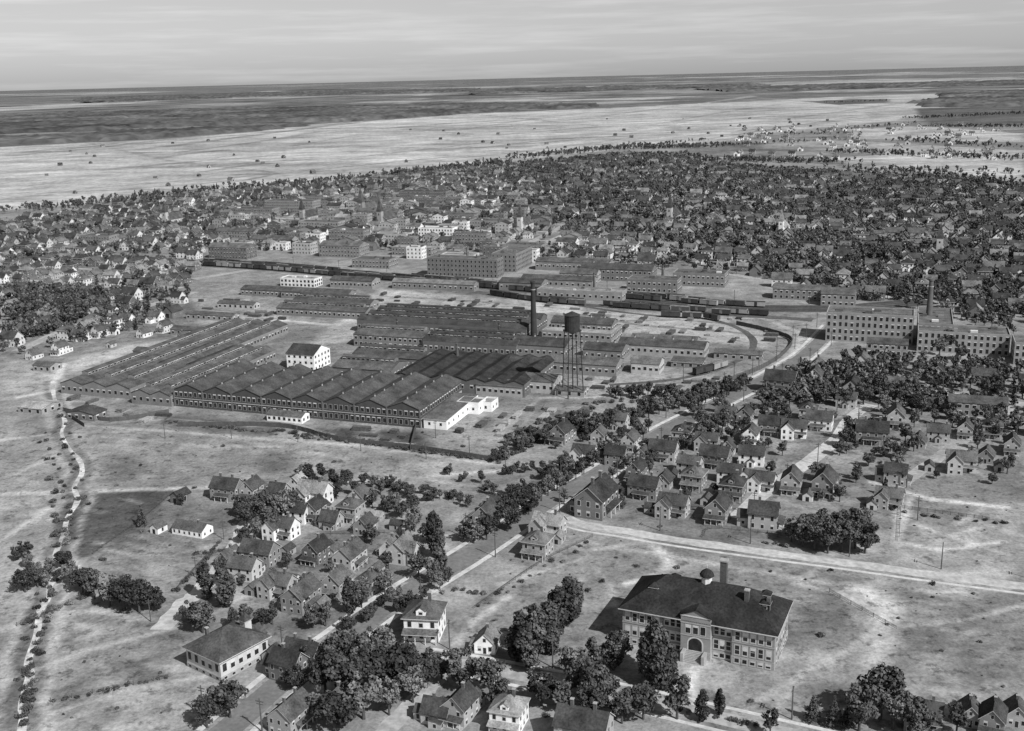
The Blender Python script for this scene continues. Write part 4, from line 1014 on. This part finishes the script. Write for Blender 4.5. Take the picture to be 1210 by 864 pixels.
# instanced canopy for the distant town and countryside
LO=[tree_mesh('round',50+i,False,M_leafd if i%2 else M_leaf) for i in range(5)]+[tree_mesh('tall',60,False,M_leafd),tree_mesh('spruce',61,False,M_leafd)]
PTS=[[] for _ in LO]
def dens_fill(poly,n,thr,hmin=6,hmax=12,r=2.0,nz=60):
    P=W(poly); x0,x1=min(p[0] for p in P),max(p[0] for p in P); y0,y1=min(p[1] for p in P),max(p[1] for p in P)
    for i in range(n):
        x,y=random.uniform(x0,x1),random.uniform(y0,y1)
        if not pip(x,y,P): continue
        v=.5+.28*math.sin(x/nz+2*math.sin(y/nz*.7))+.28*math.sin(y/(nz*.6)+1.7*math.sin(x/nz*1.3))
        if random.random()>thr*(.2+1.2*v): continue
        if not free(x,y,r): continue
        h=random.uniform(hmin,hmax); k=random.choices(range(len(LO)),[3,3,3,3,3,1.4,.8])[0]
        PTS[k].append((x,y,h/10)); 
dens_fill([(600,196),(740,184),(800,184),(830,196),(1000,206),(1400,235),(1400,330),(1240,330),(1000,330),(860,300),(720,285),(640,260),(590,225)],26000,.85,5.5,11,-.2)
dens_fill([(1240,300),(1240,380),(1100,362),(1000,350),(900,330),(860,300)],6000,.6,5,9,0)
dens_fill([(-120,272),(20,262),(130,247),(220,234),(330,227),(430,216),(520,206),(600,199),(590,225),(400,225),(260,245),(240,295),(225,340),(140,343),(60,336),(-120,336)],10000,.65,5.5,10,0)
dens_fill([(400,225),(590,225),(640,260),(720,285),(860,300),(900,330),(700,312),(600,302),(450,296),(250,298),(240,290),(260,245)],9000,.5,5,9,.3)
dens_fill([(-60,345),(225,345),(215,370),(150,395),(60,415),(-60,430)],2200,.5,4.5,9,0)
dens_fill([(20,345),(120,345),(110,372),(60,400),(20,405)],900,.9,6,10,0)
dens_fill(T3,1400,.6,5,9,0)
dens_fill([(945,330),(1200,370),(1200,400),(1100,370),(1000,356)],1200,.4,5,9,0)
def hedge(p,q_,n,j=8,h=6.5):
    a,b_=G(*p),G(*q_)
    for i in range(n):
        t=random.random(); PTS[random.randrange(len(LO))].append((a[0]+(b_[0]-a[0])*t+random.gauss(0,j),a[1]+(b_[1]-a[1])*t+random.gauss(0,j),h/10*random.uniform(.5,1.5)))
for a,b_,n in [((860,190),(990,192),220),((870,172),(1000,165),60),((1000,180),(1200,188),220),((1060,165),(1200,175),110),((880,160),(1010,158),50),((1090,200),(1200,205),30),((1100,150),(1210,150),160),((1080,140),(1210,134),220),
  ((960,157),(1080,146),50),((600,188),(760,172),320),((760,176),(860,172),260),((200,230),(400,214),240),((400,214),(600,192),340),((20,250),(200,232),220),((800,182),(860,195),90),((975,122),(1050,119),60),((1000,198),(1190,216),200),((720,178),(830,166),60)]:
    hedge(a,b_,n,22 if n>100 else 10)
for me,P in zip(LO,PTS):
    if not P: continue
    A=np.array(P); n=len(A); th=rng.uniform(0,6.28,n); s=A[:,2]/2
    cs,sn=np.cos(th)*s*math.sqrt(2),np.sin(th)*s*math.sqrt(2)
    V=np.zeros((n,4,3)); V[:,:,0]=A[:,0:1]; V[:,:,1]=A[:,1:2]; V[:,:,2]=.01
    V[:,0,0]+=cs;V[:,0,1]+=sn; V[:,1,0]-=sn;V[:,1,1]+=cs; V[:,2,0]-=cs;V[:,2,1]-=sn; V[:,3,0]+=sn;V[:,3,1]-=cs
    im=npmesh('distant_trees',V.reshape(-1,3),np.arange(n*4).reshape(-1,4))
    o=put('distant_trees',im); o.instance_type='FACES'; o.use_instance_faces_scale=True
    o.show_instancer_for_render=False; o.show_instancer_for_viewport=False
    put('tree',me,parent=o)

# ------------------------------------------------------------- ground mesh output
ny,nx=XX.shape
co=np.zeros((ny*nx,3),np.float32); co[:,0]=XX.ravel(); co[:,1]=YY.ravel()
gme=npmesh('ground',co,gridq(XX.shape))
at=gme.attributes.new('cover','FLOAT_COLOR','POINT')
at.data.foreach_set('color',np.stack([tone.ravel(),streak.ravel(),scrub.ravel(),np.ones(ny*nx)],-1).astype(np.float32).ravel())
m,nt,b=newmat('ground_cover')
A_=N(nt,'ShaderNodeAttribute',attribute_name='cover'); sc=N(nt,'ShaderNodeSeparateColor'); nt.links.new(A_.outputs['Color'],sc.inputs[0])
pos=N(nt,'ShaderNodeNewGeometry').outputs['Position']
f=math_(nt,'MULTIPLY',rng_(nt,noise(nt,pos,0.011,3),.3,.7,.72,1.28),rng_(nt,noise(nt,pos,0.09,4,.7),.3,.7,.64,1.36))
f=math_(nt,'MULTIPLY',f,rng_(nt,noise(nt,pos,0.8,3,.75),.3,.7,.7,1.3))
mp=N(nt,'ShaderNodeMapping'); mp.inputs['Scale'].default_value=(.0016,.012,1); mp.inputs['Rotation'].default_value=(0,0,.25); nt.links.new(pos,mp.inputs['Vector'])
st=rng_(nt,noise(nt,mp.outputs[0],1,4,.65),.3,.7,-.45,.45)
st2_=rng_(nt,noise(nt,pos,.0016,5,.7),.3,.7,-.6,.6)
st=math_(nt,'ADD',st,st2_)
f=math_(nt,'MULTIPLY',f,math_(nt,'ADD',math_(nt,'MULTIPLY',st,sc.outputs[1]),1))
dark=rng_(nt,noise(nt,pos,0.22,4,.75),.53,.66,0,.6)
dk=math_(nt,'SUBTRACT',1,math_(nt,'MULTIPLY',dark,sc.outputs[2]))
f=math_(nt,'MULTIPLY',math_(nt,'MULTIPLY',math_(nt,'MULTIPLY',f,dk),sc.outputs[0]),1.12)
f=math_(nt,'MAXIMUM',f,.02)
grey(nt,f,b,True)
gme.materials.append(m); put('ground',gme)

# distant forests as bumpy canopy sheets
M_for=simple('forest_canopy',tone=.10,space='World',s1=.0022,a1=.55,s2=.02,a2=.4)  # canopy tone lightened, aerial haze put into the forest colour
def forest(poly,cell,h):
    P=W(poly); px=[p[0] for p in P]; py=[p[1] for p in P]
    gx=np.arange(min(px),max(px)+cell,cell); gy=np.arange(min(py),max(py)+cell,cell); x,y=np.meshgrid(gx,gy)
    x=x+rng.uniform(-.3,.3,x.shape)*cell; y=y+rng.uniform(-.3,.3,y.shape)*cell
    d=np.full(x.shape,1e12); ins=np.zeros(x.shape,bool)
    for i in range(len(P)):
        p,q_=P[i-1],P[i]; d=np.minimum(d,segd(x,y,p,q_))
        if p[1]!=q_[1]: ins^=((q_[1]>y)!=(p[1]>y))&(x<(p[0]-q_[0])*(y-q_[1])/(p[1]-q_[1])+q_[0])
    sd=np.where(ins,d,-d)+wob(x/6,y/6,cell*2.5)
    hole=np.sin(x/310+2*np.sin(y/420))+np.sin(y/260+1.5*np.sin(x/530))+.5*np.sin(x/90+y/120)
    z=np.where((sd>0)&(hole<1.0),h*rng.uniform(.4,1.3,x.shape),-.5)
    q_=gridq(x.shape)
    keep=(z.ravel()[q_]>0).any(1); q_=q_[keep]
    me=npmesh('forest',np.stack([x.ravel(),y.ravel(),z.ravel()],-1),q_); me.materials.append(M_for); put('forest',me)
forest([(-250,186),(20,172),(200,163),(300,155),(370,146),(480,140),(560,133),(690,128),(700,124),(560,124),(400,127),(250,130),(100,134),(-250,146)],24,12)
forest([(1085,127),(1250,125),(1400,122),(1400,108),(1250,107),(1120,111)],22,12)
forest([(880,109),(1060,104),(1250,99),(1250,95),(1000,100),(820,106)],40,14)
forest([(100,122),(330,114),(560,108),(560,105),(300,110),(100,116)],40,14)
forest([(560,112),(760,106),(900,103),(900,100),(740,102),(560,107)],40,14)

# ------------------------------------------------------------- light
EL,AZ=math.radians(43),math.radians(138)
sd=bpy.data.lights.new('sun','SUN'); sd.energy=5.0; sd.angle=math.radians(.5); sd.color=(1,1,1)
so=bpy.data.objects.new('sun',sd); scene.collection.objects.link(so)
to=Vector((math.sin(AZ)*math.cos(EL),math.cos(AZ)*math.cos(EL),math.sin(EL)))
so.rotation_euler=to.to_track_quat('Z','Y').to_euler(); so.location=(300,-200,500)
w=bpy.data.worlds.new('World'); scene.world=w; w.use_nodes=True; nt=w.node_tree
bg=nt.nodes['Background']; sky=N(nt,'ShaderNodeTexSky'); sky.sky_type='NISHITA'; sky.sun_disc=False
sky.sun_elevation=EL; sky.sun_rotation=AZ
bw=N(nt,'ShaderNodeRGBToBW'); nt.links.new(sky.outputs[0],bw.inputs[0])
tc=N(nt,'ShaderNodeTexCoord'); sx=N(nt,'ShaderNodeSeparateXYZ'); nt.links.new(tc.outputs['Generated'],sx.inputs[0])
haze=math_(nt,'ADD',rng_(nt,sx.outputs[2],0,.10,.8,0),rng_(nt,sx.outputs[2],0,.55,.55,0))
mp=N(nt,'ShaderNodeMapping'); mp.inputs['Scale'].default_value=(4,4,70); nt.links.new(tc.outputs['Generated'],mp.inputs['Vector'])
cl=rng_(nt,noise(nt,mp.outputs[0],1.6,6,.6),.48,.75,0,.5)
mx=math_(nt,'ADD',math_(nt,'ADD',math_(nt,'MULTIPLY',bw.outputs[0],.75),haze),math_(nt,'MULTIPLY',cl,2.0))
cc=N(nt,'ShaderNodeCombineColor')
for i in range(3): nt.links.new(mx,cc.inputs[i])
nt.links.new(cc.outputs[0],bg.inputs[0]); bg.inputs[1].default_value=.11
print('OBJECTS',len(bpy.data.objects),'TREES',sum(map(len,PTS)))
